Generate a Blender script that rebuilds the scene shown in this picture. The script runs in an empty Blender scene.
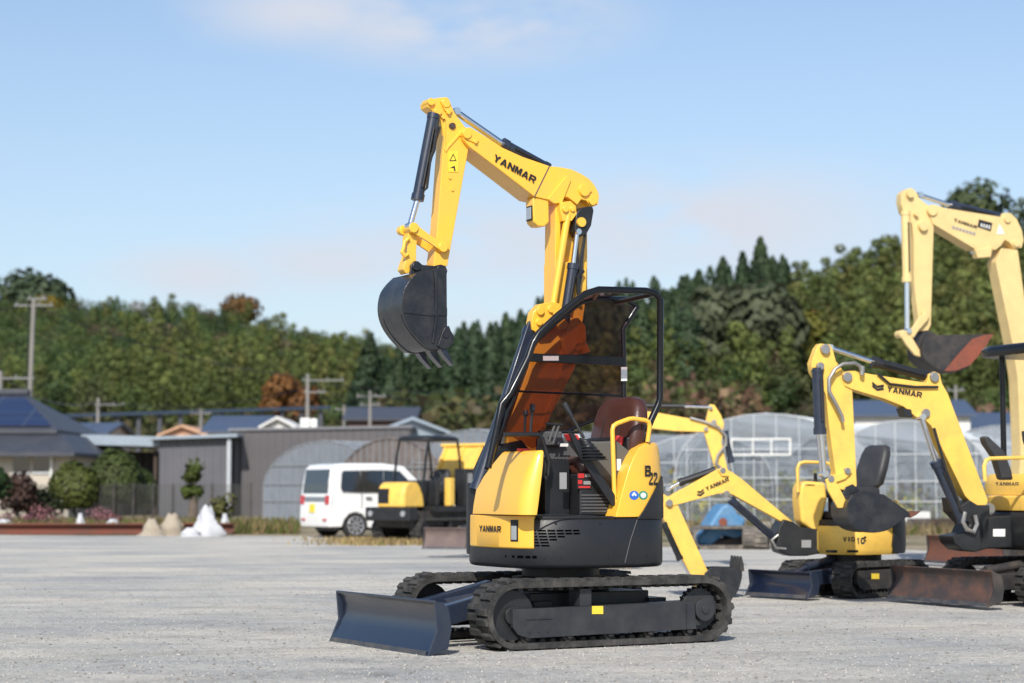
import bpy, bmesh, math, random
import numpy as np
from mathutils import Vector, Matrix
random.seed(7); rng = np.random.default_rng(7)
scene = bpy.context.scene
COL = scene.collection
R = math.radians
# ------------------------------------------------------------------ camera maths
F = 1991.0; CH = 1.05; PIT = math.atan(148.5/F)
def ray(u, v):
    x = (u-512)/F; z = -(v-341.5)/F
    return (x, math.cos(PIT)-z*math.sin(PIT), math.sin(PIT)+z*math.cos(PIT))
def at(u, v, Y):
    r = ray(u, v); k = Y/r[1]
    return Vector((r[0]*k, Y, CH+r[2]*k))
def gx(u, Y): return (u-512)/F*Y
def hz(v, Y): return at(512, v, Y).z
class Fr:
    """machine frame: x forward, y to the operator's left, z up"""
    def __init__(s, ox, oy, th, oz=0.0):
        t = R(th); s.th = th
        s.o = Vector((ox, oy, oz)); s.f = Vector((-math.cos(t), -math.sin(t), 0)); s.l = Vector((math.sin(t), -math.cos(t), 0))
    def P(s, x, y, z): return s.o + s.f*x + s.l*y + Vector((0, 0, z))
    def py(s, u, v, c):
        r = Vector(ray(u, v)); cam = Vector((0, 0, CH))
        k = (c - (cam-s.o).dot(s.l))/r.dot(s.l)
        p = cam + r*k - s.o
        return (p.dot(s.f), p.z)
    def tr(s, pts, c): return [s.py(u, v, c) for u, v in pts]
# ------------------------------------------------------------------ materials
M = {}
def newmat(name):
    m = bpy.data.materials.new(name); m.use_nodes = True
    nt = m.node_tree; b = nt.nodes['Principled BSDF']; M[name] = m
    return m, nt, b
def setcol(b, c): b.inputs['Base Color'].default_value = (*c, 1)
def paint(name, col, rough=.35, metal=0, coat=0, dirt=None, dirt_amt=.25, scale=6, bump=0, spec=.5, fine=60):
    m, nt, b = newmat(name)
    b.inputs['Roughness'].default_value = rough; b.inputs['Metallic'].default_value = metal
    b.inputs['Coat Weight'].default_value = coat; b.inputs['Coat Roughness'].default_value = .12
    b.inputs['Specular IOR Level'].default_value = spec
    dirt = dirt or tuple(c*.55 for c in col)
    tc = nt.nodes.new('ShaderNodeTexCoord'); n = nt.nodes.new('ShaderNodeTexNoise'); n2 = nt.nodes.new('ShaderNodeTexNoise')
    n.inputs['Scale'].default_value = scale; n.inputs['Detail'].default_value = 8; n.inputs['Roughness'].default_value = .65
    n2.inputs['Scale'].default_value = fine; n2.inputs['Detail'].default_value = 4
    nt.links.new(tc.outputs['Object'], n.inputs['Vector']); nt.links.new(tc.outputs['Object'], n2.inputs['Vector'])
    r = nt.nodes.new('ShaderNodeValToRGB'); r.color_ramp.elements[0].position = .42; r.color_ramp.elements[1].position = .72
    nt.links.new(n.outputs['Fac'], r.inputs['Fac'])
    mu = nt.nodes.new('ShaderNodeMath'); mu.operation = 'MULTIPLY'; mu.inputs[1].default_value = dirt_amt
    nt.links.new(r.outputs['Color'], mu.inputs[0])
    mx = nt.nodes.new('ShaderNodeMix'); mx.data_type = 'RGBA'
    mx.inputs['A'].default_value = (*col, 1); mx.inputs['B'].default_value = (*dirt, 1)
    nt.links.new(mu.outputs[0], mx.inputs['Factor']); nt.links.new(mx.outputs['Result'], b.inputs['Base Color'])
    mr = nt.nodes.new('ShaderNodeMapRange'); mr.inputs['To Min'].default_value = max(0, rough-.08); mr.inputs['To Max'].default_value = min(1, rough+.15)
    nt.links.new(n2.outputs['Fac'], mr.inputs['Value']); nt.links.new(mr.outputs[0], b.inputs['Roughness'])
    if bump:
        bp = nt.nodes.new('ShaderNodeBump'); bp.inputs['Strength'].default_value = bump; bp.inputs['Distance'].default_value = .01
        nt.links.new(n2.outputs['Fac'], bp.inputs['Height']); nt.links.new(bp.outputs[0], b.inputs['Normal'])
    return m
paint('yellow', (.93, .505, .045), .32, coat=.4, dirt=(.66, .40, .10), dirt_amt=.42, scale=4)
paint('yellow_used', (.88, .55, .10), .42, dirt=(.50, .33, .10), dirt_amt=.5, scale=5)
paint('yellow_pale', (.74, .55, .24), .5, dirt=(.52, .38, .18), dirt_amt=.5, scale=4)
paint('navy', (.016, .024, .045), .33, coat=.2, dirt=(.05, .055, .065), dirt_amt=.4)
paint('blade_blue', (.005, .010, .027), .28, coat=.6, dirt=(.018, .024, .04), dirt_amt=.5, scale=4)
paint('blue_tarp', (.06, .20, .38), .5, dirt=(.25, .32, .38), dirt_amt=.5)
paint('black', (.012, .013, .015), .42, dirt=(.06, .058, .055), dirt_amt=.3)
paint('black_plastic', (.011, .012, .015), .42, dirt=(.028, .027, .026), dirt_amt=.35, scale=4, bump=.1)
paint('black_used', (.022, .022, .024), .6, dirt=(.11, .085, .065), dirt_amt=.6, scale=5)
paint('gloss_black', (.005, .006, .008), .26, coat=.15, dirt=(.015, .015, .015), dirt_amt=.2, spec=.35)
paint('bucket_black', (.011, .013, .018), .28, dirt=(.06, .058, .055), dirt_amt=.5, scale=7, bump=.2)
paint('rubber', (.022, .022, .022), .8, dirt=(.12, .112, .10), dirt_amt=.6, scale=9, bump=.4, fine=90)
paint('rubber_light', (.10, .09, .08), .9, dirt=(.32, .28, .23), dirt_amt=.9, scale=6, bump=.4)
paint('rust', (.16, .055, .028), .75, dirt=(.07, .045, .04), dirt_amt=.8, scale=4, bump=.3)
paint('rust_red', (.24, .065, .035), .7, dirt=(.08, .04, .035), dirt_amt=.8, scale=5, bump=.3)
paint('beam_rust', (.17, .05, .03), .75, dirt=(.09, .05, .04), dirt_amt=.7, scale=2, bump=.2)
paint('worn_blade', (.045, .036, .036), .55, dirt=(.17, .075, .045), dirt_amt=.8, scale=5)
paint('brown_blade', (.12, .085, .08), .7, dirt=(.19, .14, .12), dirt_amt=.8, scale=4)
paint('chrome', (.75, .76, .78), .12, metal=1, dirt_amt=.1)
paint('steel', (.38, .37, .35), .4, metal=.8, dirt_amt=.5)
paint('seat_brown', (.060, .022, .017), .34, dirt=(.10, .05, .04), dirt_amt=.4, bump=.1)
paint('seat_black', (.03, .03, .033), .5, dirt=(.08, .08, .08), dirt_amt=.4)
paint('grey_plastic', (.105, .102, .092), .6, dirt=(.10, .098, .09), dirt_amt=.4)
paint('console_grey', (.075, .075, .078), .6, dirt=(.12, .12, .12), dirt_amt=.4)
paint('ink', (.012, .012, .014), .5, dirt_amt=0); paint('void', (.002, .002, .002), 1, dirt_amt=0, spec=0)
paint('edge_steel', (.06, .065, .08), .45, metal=.4, dirt=(.16, .14, .12), dirt_amt=.8, scale=8)
paint('frame_dark', (.022, .024, .029), .5, dirt=(.075, .072, .068), dirt_amt=.45, scale=6)
paint('frame_old', (.27, .29, .31), .6, dirt=(.18, .18, .18), dirt_amt=.6)
paint('insulator', (.21, .21, .205), .6, dirt_amt=.3)
paint('label_white', (.75, .75, .72), .5, dirt_amt=.2)
paint('label_grey', (.28, .28, .28), .5, dirt_amt=.2)
paint('label_yellow', (.85, .62, .05), .5, dirt_amt=.2)
paint('label_red', (.55, .03, .03), .45, dirt_amt=.2)
paint('label_blue', (.03, .14, .55), .45, dirt_amt=.1)
paint('label_green', (.03, .28, .16), .45, dirt_amt=.1)
paint('lens', (.42, .44, .46), .15, metal=.4, coat=.8, dirt_amt=.3)
paint('car_white', (.80, .80, .79), .25, coat=.7, dirt=(.7, .68, .64), dirt_amt=.25)
paint('car_glass', (.012, .016, .022), .05, coat=1, dirt=(.03, .04, .05), dirt_amt=.3)
paint('car_trim', (.35, .36, .38), .2, metal=.7)
paint('tail_red', (.5, .02, .03), .2, coat=.5)
paint('tyre', (.02, .02, .021), .8, dirt_amt=.3)
paint('alloy', (.5, .51, .53), .3, metal=.6)
paint('roof_tile', (.045, .05, .065), .5, dirt=(.08, .08, .09), dirt_amt=.6, scale=2, bump=.3, fine=8)
paint('roof_blue', (.05, .075, .13), .45, dirt=(.1, .11, .14), dirt_amt=.5)
paint('roof_light', (.30, .36, .42), .4, metal=.2, dirt=(.22, .25, .28), dirt_amt=.5)
paint('roof_grey', (.16, .165, .185), .5, dirt=(.25, .24, .23), dirt_amt=.5)
paint('plaster', (.50, .45, .38), .8, dirt=(.35, .31, .27), dirt_amt=.5, scale=1)
paint('plaster_white', (.68, .68, .66), .8, dirt=(.45, .44, .42), dirt_amt=.5, scale=1)
paint('plaster_orange', (.60, .35, .22), .8, dirt=(.45, .3, .2), dirt_amt=.5, scale=1)
paint('wood_dark', (.07, .05, .04), .8)
paint('concrete', (.38, .36, .33), .85, dirt=(.25, .24, .22), dirt_amt=.6, scale=3, bump=.2)
paint('pole_concrete', (.25, .235, .215), .85, dirt=(.18, .175, .17), dirt_amt=.5, scale=1)
paint('bag_white', (.52, .53, .55), .8, dirt=(.32, .33, .36), dirt_amt=.6, scale=3)
paint('bag_beige', (.36, .31, .24), .9, dirt=(.22, .18, .14), dirt_amt=.6, scale=3)
paint('blue_rail', (.03, .05, .085), .6, dirt_amt=.3)
paint('frame_white', (.50, .53, .56), .5, dirt=(.35, .36, .36), dirt_amt=.5)
paint('bark', (.11, .085, .065), .9, dirt=(.2, .17, .14), dirt_amt=.6, bump=.5)
paint('net_dark', (.14, .12, .115), .9, dirt=(.24, .20, .18), dirt_amt=.7, scale=2)
paint('house_brown', (.10, .055, .045), .7, dirt_amt=.4)

def corrugated(name, col, scale, dirtc, axis=0):
    m = paint(name, col, .5, dirt=dirtc, dirt_amt=.5, scale=.6)
    nt = m.node_tree; b = nt.nodes['Principled BSDF']
    tc = nt.nodes.new('ShaderNodeTexCoord'); w = nt.nodes.new('ShaderNodeTexWave'); w.inputs['Scale'].default_value = scale
    w.bands_direction = 'X'
    nt.links.new(tc.outputs['Object'], w.inputs['Vector'])
    bp = nt.nodes.new('ShaderNodeBump'); bp.inputs['Strength'].default_value = 1; bp.inputs['Distance'].default_value = .04
    nt.links.new(w.outputs['Fac'], bp.inputs['Height']); nt.links.new(bp.outputs[0], b.inputs['Normal'])
    return m
corrugated('sheet_grey', (.105, .105, .12), 1.0, (.16, .155, .16))
corrugated('sheet_warm', (.098, .092, .098), 1.0, (.125, .118, .12))
corrugated('sheet_mid', (.20, .19, .195), 1.0, (.27, .25, .25))

def glass_mat(name, tint, alpha, rough=.03, spec_col=.5):
    """tinted sheet: part transparent, part glossy"""
    m = bpy.data.materials.new(name); m.use_nodes = True; nt = m.node_tree; nt.nodes.clear(); M[name] = m
    o = nt.nodes.new('ShaderNodeOutputMaterial'); t = nt.nodes.new('ShaderNodeBsdfTransparent'); t.inputs[0].default_value = (*tint, 1)
    p = nt.nodes.new('ShaderNodeBsdfPrincipled'); p.inputs['Roughness'].default_value = rough
    p.inputs['Base Color'].default_value = (*spec_col, 1) if isinstance(spec_col, tuple) else (.05, .035, .035, 1)
    mx = nt.nodes.new('ShaderNodeMixShader')
    n = nt.nodes.new('ShaderNodeTexNoise'); n.inputs['Scale'].default_value = 2.5; n.inputs['Detail'].default_value = 6
    tc = nt.nodes.new('ShaderNodeTexCoord'); nt.links.new(tc.outputs['Object'], n.inputs['Vector'])
    mr = nt.nodes.new('ShaderNodeMapRange'); mr.inputs['To Min'].default_value = max(0, alpha-.12); mr.inputs['To Max'].default_value = min(1, alpha+.12)
    nt.links.new(n.outputs['Fac'], mr.inputs['Value']); nt.links.new(mr.outputs[0], mx.inputs[0])
    nt.links.new(t.outputs[0], mx.inputs[1]); nt.links.new(p.outputs[0], mx.inputs[2]); nt.links.new(mx.outputs[0], o.inputs[0])
    return m
glass_mat('tinted', (.74, .58, .57), .10, .05, (.05, .045, .055))
glass_mat('plastic_film', (.88, .91, .93), .34, .3, (.50, .55, .62))
glass_mat('plastic_clear', (.92, .94, .95), .16, .25, (.50, .54, .60))
glass_mat('plastic_old', (.78, .80, .82), .50, .4, (.36, .40, .46))
glass_mat('mesh_fence', (.85, .85, .85), .20, .8, (.12, .12, .11))
m, nt, b = newmat('solar'); b.inputs['Roughness'].default_value = .25
tc = nt.nodes.new('ShaderNodeTexCoord'); br = nt.nodes.new('ShaderNodeTexBrick'); br.offset = 0
br.inputs['Color1'].default_value = (.012, .022, .065, 1); br.inputs['Color2'].default_value = (.014, .026, .075, 1)
br.inputs['Mortar'].default_value = (.06, .075, .10, 1); br.inputs['Scale'].default_value = 1
br.inputs['Mortar Size'].default_value = .025; br.inputs['Brick Width'].default_value = 1.6; br.inputs['Row Height'].default_value = .8
mp = nt.nodes.new('ShaderNodeMapping'); nt.links.new(tc.outputs['Object'], mp.inputs[0]); nt.links.new(mp.outputs[0], br.inputs['Vector'])
nt.links.new(br.outputs['Color'], b.inputs['Base Color'])
# foliage: colour comes from a per-tree colour attribute, broken up with noise
def foliage(name, mul=1.0):
    m, nt, b = newmat(name); b.inputs['Roughness'].default_value = .6; b.inputs['Specular IOR Level'].default_value = .25
    a = nt.nodes.new('ShaderNodeVertexColor'); a.layer_name = 'tint'
    tc = nt.nodes.new('ShaderNodeTexCoord'); n = nt.nodes.new('ShaderNodeTexNoise'); n.inputs['Scale'].default_value = .8; n.inputs['Detail'].default_value = 3
    nt.links.new(tc.outputs['Object'], n.inputs['Vector'])
    mr = nt.nodes.new('ShaderNodeMapRange'); mr.inputs['From Min'].default_value = .3; mr.inputs['From Max'].default_value = .7
    mr.inputs['To Min'].default_value = .8*mul; mr.inputs['To Max'].default_value = 1.22*mul
    nt.links.new(n.outputs['Fac'], mr.inputs['Value'])
    vm = nt.nodes.new('ShaderNodeVectorMath'); vm.operation = 'SCALE'
    nt.links.new(a.outputs['Color'], vm.inputs[0]); nt.links.new(mr.outputs[0], vm.inputs['Scale'])
    nt.links.new(vm.outputs[0], b.inputs['Base Color'])
    tr = nt.nodes.new('ShaderNodeBsdfTranslucent'); nt.links.new(vm.outputs[0], tr.inputs['Color'])
    mx = nt.nodes.new('ShaderNodeMixShader'); mx.inputs[0].default_value = .3
    o = nt.nodes['Material Output']; nt.links.new(b.outputs[0], mx.inputs[1]); nt.links.new(tr.outputs[0], mx.inputs[2]); nt.links.new(mx.outputs[0], o.inputs[0])
foliage('foliage')
# ------------------------------------------------------------------ objects
ROOTM = {}
def tag(o, label=None, cat=None, group=None, kind=None):
    if label: o['label'] = label
    if cat: o['category'] = cat
    if group: o['group'] = group
    if kind: o['kind'] = kind
    return o
def thing(name, label, cat, loc, rz=0, group=None):
    o = bpy.data.objects.new(name, None); o.empty_display_size = .2; COL.objects.link(o)
    o.location = loc; o.rotation_euler = (0, 0, rz)
    ROOTM[o.name] = Matrix.Translation(Vector(loc)) @ Matrix.Rotation(rz, 4, 'Z')
    return tag(o, label, cat, group)
def thing_fr(name, label, cat, fr, group=None):
    return thing(name, label, cat, (fr.o.x, fr.o.y, fr.o.z), math.atan2(fr.f.y, fr.f.x), group)
class MB:
    def __init__(s): s.v = []; s.f = []; s.mi = []; s.cur = 0
    def add(s, vs, fs):
        n = len(s.v); s.v += [Vector(p) for p in vs]; s.f += [tuple(n+i for i in f) for f in fs]; s.mi += [s.cur]*len(fs); return s
    def mat(s, i): s.cur = i; return s
    def hexa(s, p):   # 8 points: bottom loop 0-3, top loop 4-7
        return s.add(p, [(0, 1, 2, 3), (4, 5, 6, 7), (0, 1, 5, 4), (1, 2, 6, 5), (2, 3, 7, 6), (3, 0, 4, 7)])
    def box(s, fr, x0, x1, y0, y1, z0, z1):
        return s.hexa([fr.P(x0, y0, z0), fr.P(x1, y0, z0), fr.P(x1, y1, z0), fr.P(x0, y1, z0), fr.P(x0, y0, z1), fr.P(x1, y0, z1), fr.P(x1, y1, z1), fr.P(x0, y1, z1)])
    def prism(s, fr, pts, y0, y1):
        n = len(pts); vs = [fr.P(x, y0, z) for x, z in pts]+[fr.P(x, y1, z) for x, z in pts]
        return s.add(vs, [tuple(range(n)), tuple(range(n, 2*n))]+[(i, (i+1) % n, n+(i+1) % n, n+i) for i in range(n)])
    def loft(s, loops, cap=True, closed=True):
        n = len(loops[0]); vs = [p for l in loops for p in l]; fs = []
        for k in range(len(loops)-1):
            for i in range(n if closed else n-1):
                fs.append((k*n+i, k*n+(i+1) % n, (k+1)*n+(i+1) % n, (k+1)*n+i))
        if cap: fs += [tuple(range(n)), tuple(range((len(loops)-1)*n, len(loops)*n))]
        return s.add(vs, fs)
    def tube(s, pts, r, n=10, cap=True, r1=None):
        pts = [Vector(p) for p in pts]; loops = []; m = len(pts); up = None
        for i, p in enumerate(pts):
            d = (pts[min(i+1, m-1)]-pts[max(i-1, 0)]).normalized()
            if up is None: up = Vector((0, 0, 1)) if abs(d.z) < .9 else Vector((1, 0, 0))
            a = d.cross(up).normalized(); b = d.cross(a).normalized(); up = -b if b.dot(up) < 0 else b
            a = d.cross(up).normalized(); b = a.cross(d)
            rr = r if r1 is None else r+(r1-r)*i/max(1, m-1)
            # widen at corners so that the tube keeps its section
            if 0 < i < m-1:
                d1 = (pts[i]-pts[i-1]).normalized(); d2 = (pts[i+1]-pts[i]).normalized()
                c = max(.5, math.cos(d1.angle(d2, 0)/2))
            else: c = 1
            nb = (pts[min(i+1, m-1)]-2*p+pts[max(i-1, 0)])
            k = nb.normalized() if c < .999 and nb.length > 1e-6 else None
            lp = []
            for j in range(n):
                t = 2*math.pi*j/n; o = a*math.cos(t)+b*math.sin(t)
                if k is not None: o = o+k*(o.dot(k))*(1/c-1)
                lp.append(p+o*rr)
            loops.append(lp)
        return s.loft(loops, cap)
    def pin(s, fr, u, v, y0, y1, r, n=14):
        x, z = fr.py(u, v, max(y0, y1)); return s.tube([fr.P(x, y0, z), fr.P(x, y1, z)], r, n)
    def ball(s, c, r, sz=1, n=10, m=6):
        loops = []
        for i in range(1, m):
            t = math.pi*i/m
            loops.append([Vector((c[0]+r*math.sin(t)*math.cos(2*math.pi*j/n), c[1]+r*math.sin(t)*math.sin(2*math.pi*j/n), c[2]+r*sz*math.cos(t))) for j in range(n)])
        return s.loft(loops)
    def build(s, name, mats, parent=None, bevel=0, angle=35, seg=2):
        if not isinstance(mats, (list, tuple)): mats = [mats]
        inv = None; org = None
        if parent is not None:
            ROOT = ROOTM[parent.name]; inv = ROOT.inverted()
        else:
            xs = [p.x for p in s.v]; ys = [p.y for p in s.v]; zs = [p.z for p in s.v]
            org = Vector(((min(xs)+max(xs))/2, (min(ys)+max(ys))/2, min(zs))); ROOT = Matrix.Translation(org); inv = ROOT.inverted()
        me = bpy.data.meshes.new(name)
        me.from_pydata([tuple(inv @ p) for p in s.v], [], s.f)
        for mm in mats: me.materials.append(M[mm] if isinstance(mm, str) else mm)
        me.polygons.foreach_set('material_index', s.mi)
        bm = bmesh.new(); bm.from_mesh(me); bmesh.ops.recalc_face_normals(bm, faces=bm.faces); bm.to_mesh(me); bm.free()
        me.polygons.foreach_set('use_smooth', [True]*len(me.polygons)); me.set_sharp_from_angle(angle=R(angle)); me.update()
        o = bpy.data.objects.new(name, me); COL.objects.link(o)
        if parent is not None: o.parent = parent
        else: o.location = org
        ROOTM[o.name] = ROOT
        if bevel:
            bv = o.modifiers.new('Bevel', 'BEVEL'); bv.width = bevel; bv.segments = seg; bv.limit_method = 'ANGLE'; bv.angle_limit = R(40); bv.harden_normals = True
        return o
W0 = Fr(0, 0, 180)   # x=+X, y=+Y
# ------------------------------------------------------------------ lettering
GL = {   # heavy wide block letters, drawn in a unit box as outlines (and holes as separate strokes)
 'Y': [[(0, 1), (.30, 1), (.5, .68), (.70, 1), (1, 1), (.63, .42), (.63, 0), (.37, 0), (.37, .42)]],
 'A': [[(0, 0), (.27, 0), (.335, .2), (.335, .38), (.40, .38), (.5, .74), (.60, .38), (.665, .38), (.665, .2), (.73, 0), (1, 0), (.64, 1), (.36, 1)], [(.335, .2), (.665, .2), (.665, .38), (.335, .38)]],
 'N': [[(0, 0), (.27, 0), (.27, .58), (.70, 0), (1, 0), (1, 1), (.73, 1), (.73, .42), (.30, 1), (0, 1)]],
 'M': [[(0, 0), (.22, 0), (.22, .62), (.42, 0), (.58, 0), (.78, .62), (.78, 0), (1, 0), (1, 1), (.68, 1), (.5, .42), (.32, 1), (0, 1)]],
 'R': [[(0, 0), (.27, 0), (.27, 1), (0, 1)], [(.27, .78), (.68, .78), (.74, .72), (1, .72), (.97, .88), (.84, 1), (.27, 1)], [(.74, .72), (.74, .60), (.96, .52), (1, .62), (1, .72)], [(.27, .36), (.80, .36), (.96, .52), (.74, .60), (.68, .55), (.27, .55)], [(.45, .36), (.72, 0), (1, 0), (.74, .36)]],
 'B': [[(0, 0), (.28, 0), (.28, 1), (0, 1)], [(.28, .80), (.66, .80), (.92, .90), (.82, 1), (.28, 1)], [(.66, .80), (.70, .64), (.86, .54), (.95, .66), (.92, .90)], [(.28, .42), (.72, .42), (.86, .54), (.70, .62), (.28, .62)], [(.72, .42), (.72, .22), (1, .18), (1, .36), (.86, .54)], [(.28, 0), (.86, 0), (1, .18), (.72, .22), (.28, .20)]],
 '2': [[(0, .72), (.28, .70), (.32, .80), (.68, .80), (.96, .86), (.82, 1), (.18, 1), (.02, .88)], [(.68, .80), (.70, .62), (.98, .60), (.96, .86)], [(.70, .62), (0, .22), (0, 0), (.30, .20), (.98, .60)], [(0, 0), (1, 0), (1, .20), (.30, .20)]],
 '1': [[(.36, 0), (.66, 0), (.66, 1), (.42, 1), (.15, .82), (.15, .62), (.36, .74)]],
 '0': [[(0, .2), (.18, 0), (.82, 0), (1, .2), (.72, .26), (.28, .26)], [(1, .2), (1, .8), (.72, .74), (.72, .26)], [(1, .8), (.82, 1), (.18, 1), (0, .8), (.28, .74), (.72, .74)], [(0, .8), (0, .2), (.28, .26), (.28, .74)]],
 'V': [[(0, 1), (.30, 1), (.5, .35), (.70, 1), (1, 1), (.64, 0), (.36, 0)]], 'I': [[(.3, 0), (.7, 0), (.7, 1), (.3, 1)]], 'O': None,
 '-': [[(.1, .4), (.9, .4), (.9, .6), (.1, .6)]]}
GL['O'] = GL['0']
def text_mesh(txt, bold=0):
    vs = []; fs = []; n = len(txt); gap = .11; tot = n+gap*(n-1)
    for k, ch in enumerate(txt):
        for poly in GL[ch]:
            a = len(vs); vs += [((k*(1+gap)+x)/tot, y) for x, y in poly]; fs.append(tuple(range(a, len(vs))))
    return vs, fs
def text_on(parent, fr, txt, p0, p1, hpx, y, mat='ink', bold=.03, name='lettering', slant=0):
    """lettering on the side plane local y, baseline from image point p0 to p1, height hpx"""
    a = fr.py(*p0, y); b = fr.py(*p1, y); c = fr.py(p0[0], p0[1]-hpx, y)
    A = fr.P(a[0], y, a[1]); B = fr.P(b[0], y, b[1]); h = abs(c[1]-a[1])
    d = (B-A); up = fr.l.cross(d.normalized())
    if up.z < 0: up = -up
    vs, fs = text_mesh(txt, bold)
    mb = MB().add([A+d*(x+slant*yy)+up*(h*yy)+fr.l*.004 for x, yy in vs], fs)
    return mb.build(name, mat, parent)
def decal(parent, fr, pts, y, mat, name='sticker', t=.003):
    return MB().prism(fr, fr.tr(pts, y), y-.001, y+t).build(name, mat, parent)
def rect(u0, v0, u1, v1): return [(u0, v0), (u1, v0), (u1, v1), (u0, v1)]
def ring(u, v, r, n=16): return [(u+r*math.cos(2*math.pi*i/n), v+r*math.sin(2*math.pi*i/n)) for i in range(n)]
# ------------------------------------------------------------------ machine pieces
def ram(parent, fr, b0, b1, e, y, r, mat='navy', name='hydraulic_cylinder', rr=None):
    """barrel from image point b0 to b1 and chrome rod on to e, in the plane local y"""
    rr = rr or r*.5
    p = [fr.P(*(lambda q: (q[0], y, q[1]))(fr.py(*q, y))) for q in (b0, b1, e)]
    d = (p[1]-p[0]).normalized()
    mb = MB().tube([p[0], p[1]], r, 16).tube([p[1]-d*r*.9, p[1]+d*r*.25], r*1.16, 16).tube([p[0]-d*r*.4, p[0]+d*r*.5], r*1.1, 16)
    c = mb.build(name, mat, parent, angle=40)
    MB().tube([p[1], p[2]], rr, 12).tube([p[2]-fr.l*r*.9, p[2]+fr.l*r*.9], r*.62, 12).build('rod', 'chrome', c)
    # pressure line along the barrel
    o = fr.l*(r*.9)+Vector((0, 0, 0)); q = p[0]+(p[1]-p[0])*.15
    MB().tube([q+o, q+o*1.35, p[1]-d*r*2+o*1.35, p[1]-d*r*2+o], max(.005, r*.17), 6).build('pressure_pipe', 'black', c)
    return c
def bucket(parent, fr, side, nopen, y0, y1, lip_tip, mat='bucket_black', inner=None, nteeth=3, teeth=True, tmat=None):
    """side: outline in image points; first nopen points run round the back to the lip; y1 near plane"""
    pts = fr.tr(side, y1); mb = MB()
    mb.prism(fr, pts, y1-.018, y1).prism(fr, pts, y0, y0+.018)
    back = pts[:nopen]; cx = sum(p[0] for p in pts)/len(pts); cz = sum(p[1] for p in pts)/len(pts)
    # smooth the back shell
    sm = []
    for i in range(len(back)-1):
        p0 = back[max(i-1, 0)]; p1 = back[i]; p2 = back[i+1]; p3 = back[min(i+2, len(back)-1)]
        for k in range(4):
            t = k/4
            sm.append(tuple(.5*((2*p1[j])+(-p0[j]+p2[j])*t+(2*p0[j]-5*p1[j]+4*p2[j]-p3[j])*t*t+(-p0[j]+3*p1[j]-3*p2[j]+p3[j])*t**3) for j in (0, 1)))
    sm.append(back[-1])
    def shr(p, k): return (cx+(p[0]-cx)*k, cz+(p[1]-cz)*k)
    lo = [[fr.P(p[0], y, p[1]) for p in sm]+[fr.P(*(lambda q: (q[0], y, q[1]))(shr(p, .95))) for p in reversed(sm)] for y in (y0+.001, y1-.001)]
    mb.loft(lo)
    # wear strips along the shell
    for y in (y0+.05, y1-.07):
        k = len(sm)//2
        lo = [[fr.P(*(lambda q: (q[0], yy, q[1]))(shr(p, 1.02))) for p in sm[k:]]+[fr.P(*(lambda q: (q[0], yy, q[1]))(shr(p, .99))) for p in reversed(sm[k:])] for yy in (y, y+.035)]
        mb.loft(lo)
    b = mb.build('bucket', mat, parent, bevel=.004, angle=50)
    if inner:
        lo = [[fr.P(*(lambda q: (q[0], y, q[1]))(shr(p, .945))) for p in sm]+[fr.P(*(lambda q: (q[0], y, q[1]))(shr(p, .935))) for p in reversed(sm)] for y in (y0+.019, y1-.019)]
        MB().loft(lo).build('bucket_lining', inner, b)
    if teeth:
        L = pts[nopen-1]; T = fr.py(*lip_tip, y1); d = Vector((T[0]-L[0], T[1]-L[1])); n = Vector((-d.y, d.x)).normalized()*.022
        for i in range(nteeth):
            y = y0+.03+(y1-y0-.06)*i/(nteeth-1)
            q = [(L[0]+n.x-d.x*.25, L[1]+n.y-d.y*.25), (L[0]-n.x-d.x*.25, L[1]-n.y-d.y*.25), (L[0]-n.x*.8+d.x*.35, L[1]-n.y*.8+d.y*.35), (L[0]+d.x, L[1]+d.y), (L[0]+n.x*.8+d.x*.35, L[1]+n.y*.8+d.y*.35)]
            MB().prism(fr, q, y-.038, y+.038).build('tooth', tmat or ('blade_blue' if mat == 'bucket_black' else mat), b, bevel=.004)
    return b
def stadium(hl, h, zb, n=14, r=None):
    r = r or h/2; pts = []
    for i in range(n+1):
        t = -math.pi/2+math.pi*i/n; pts.append((hl-r+r*math.cos(t), zb+r+r*math.sin(t)))
    for i in range(n+1):
        t = math.pi/2+math.pi*i/n; pts.append((-hl+r+r*math.cos(t), zb+r+r*math.sin(t)))
    return pts
def sample_path(pts, k):
    n = len(pts); seg = [math.dist(pts[i], pts[(i+1) % n]) for i in range(n)]; L = sum(seg); out = []
    i = 0; acc = 0
    for j in range(k):
        s = L*j/k
        while acc+seg[i] < s: acc += seg[i]; i += 1
        t = (s-acc)/max(seg[i], 1e-9); p = pts[i]; q = pts[(i+1) % n]
        d = ((q[0]-p[0])/max(seg[i], 1e-9), (q[1]-p[1])/max(seg[i], 1e-9))
        out.append(((p[0]+(q[0]-p[0])*t, p[1]+(q[1]-p[1])*t), d, L/k))
    return out
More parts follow.
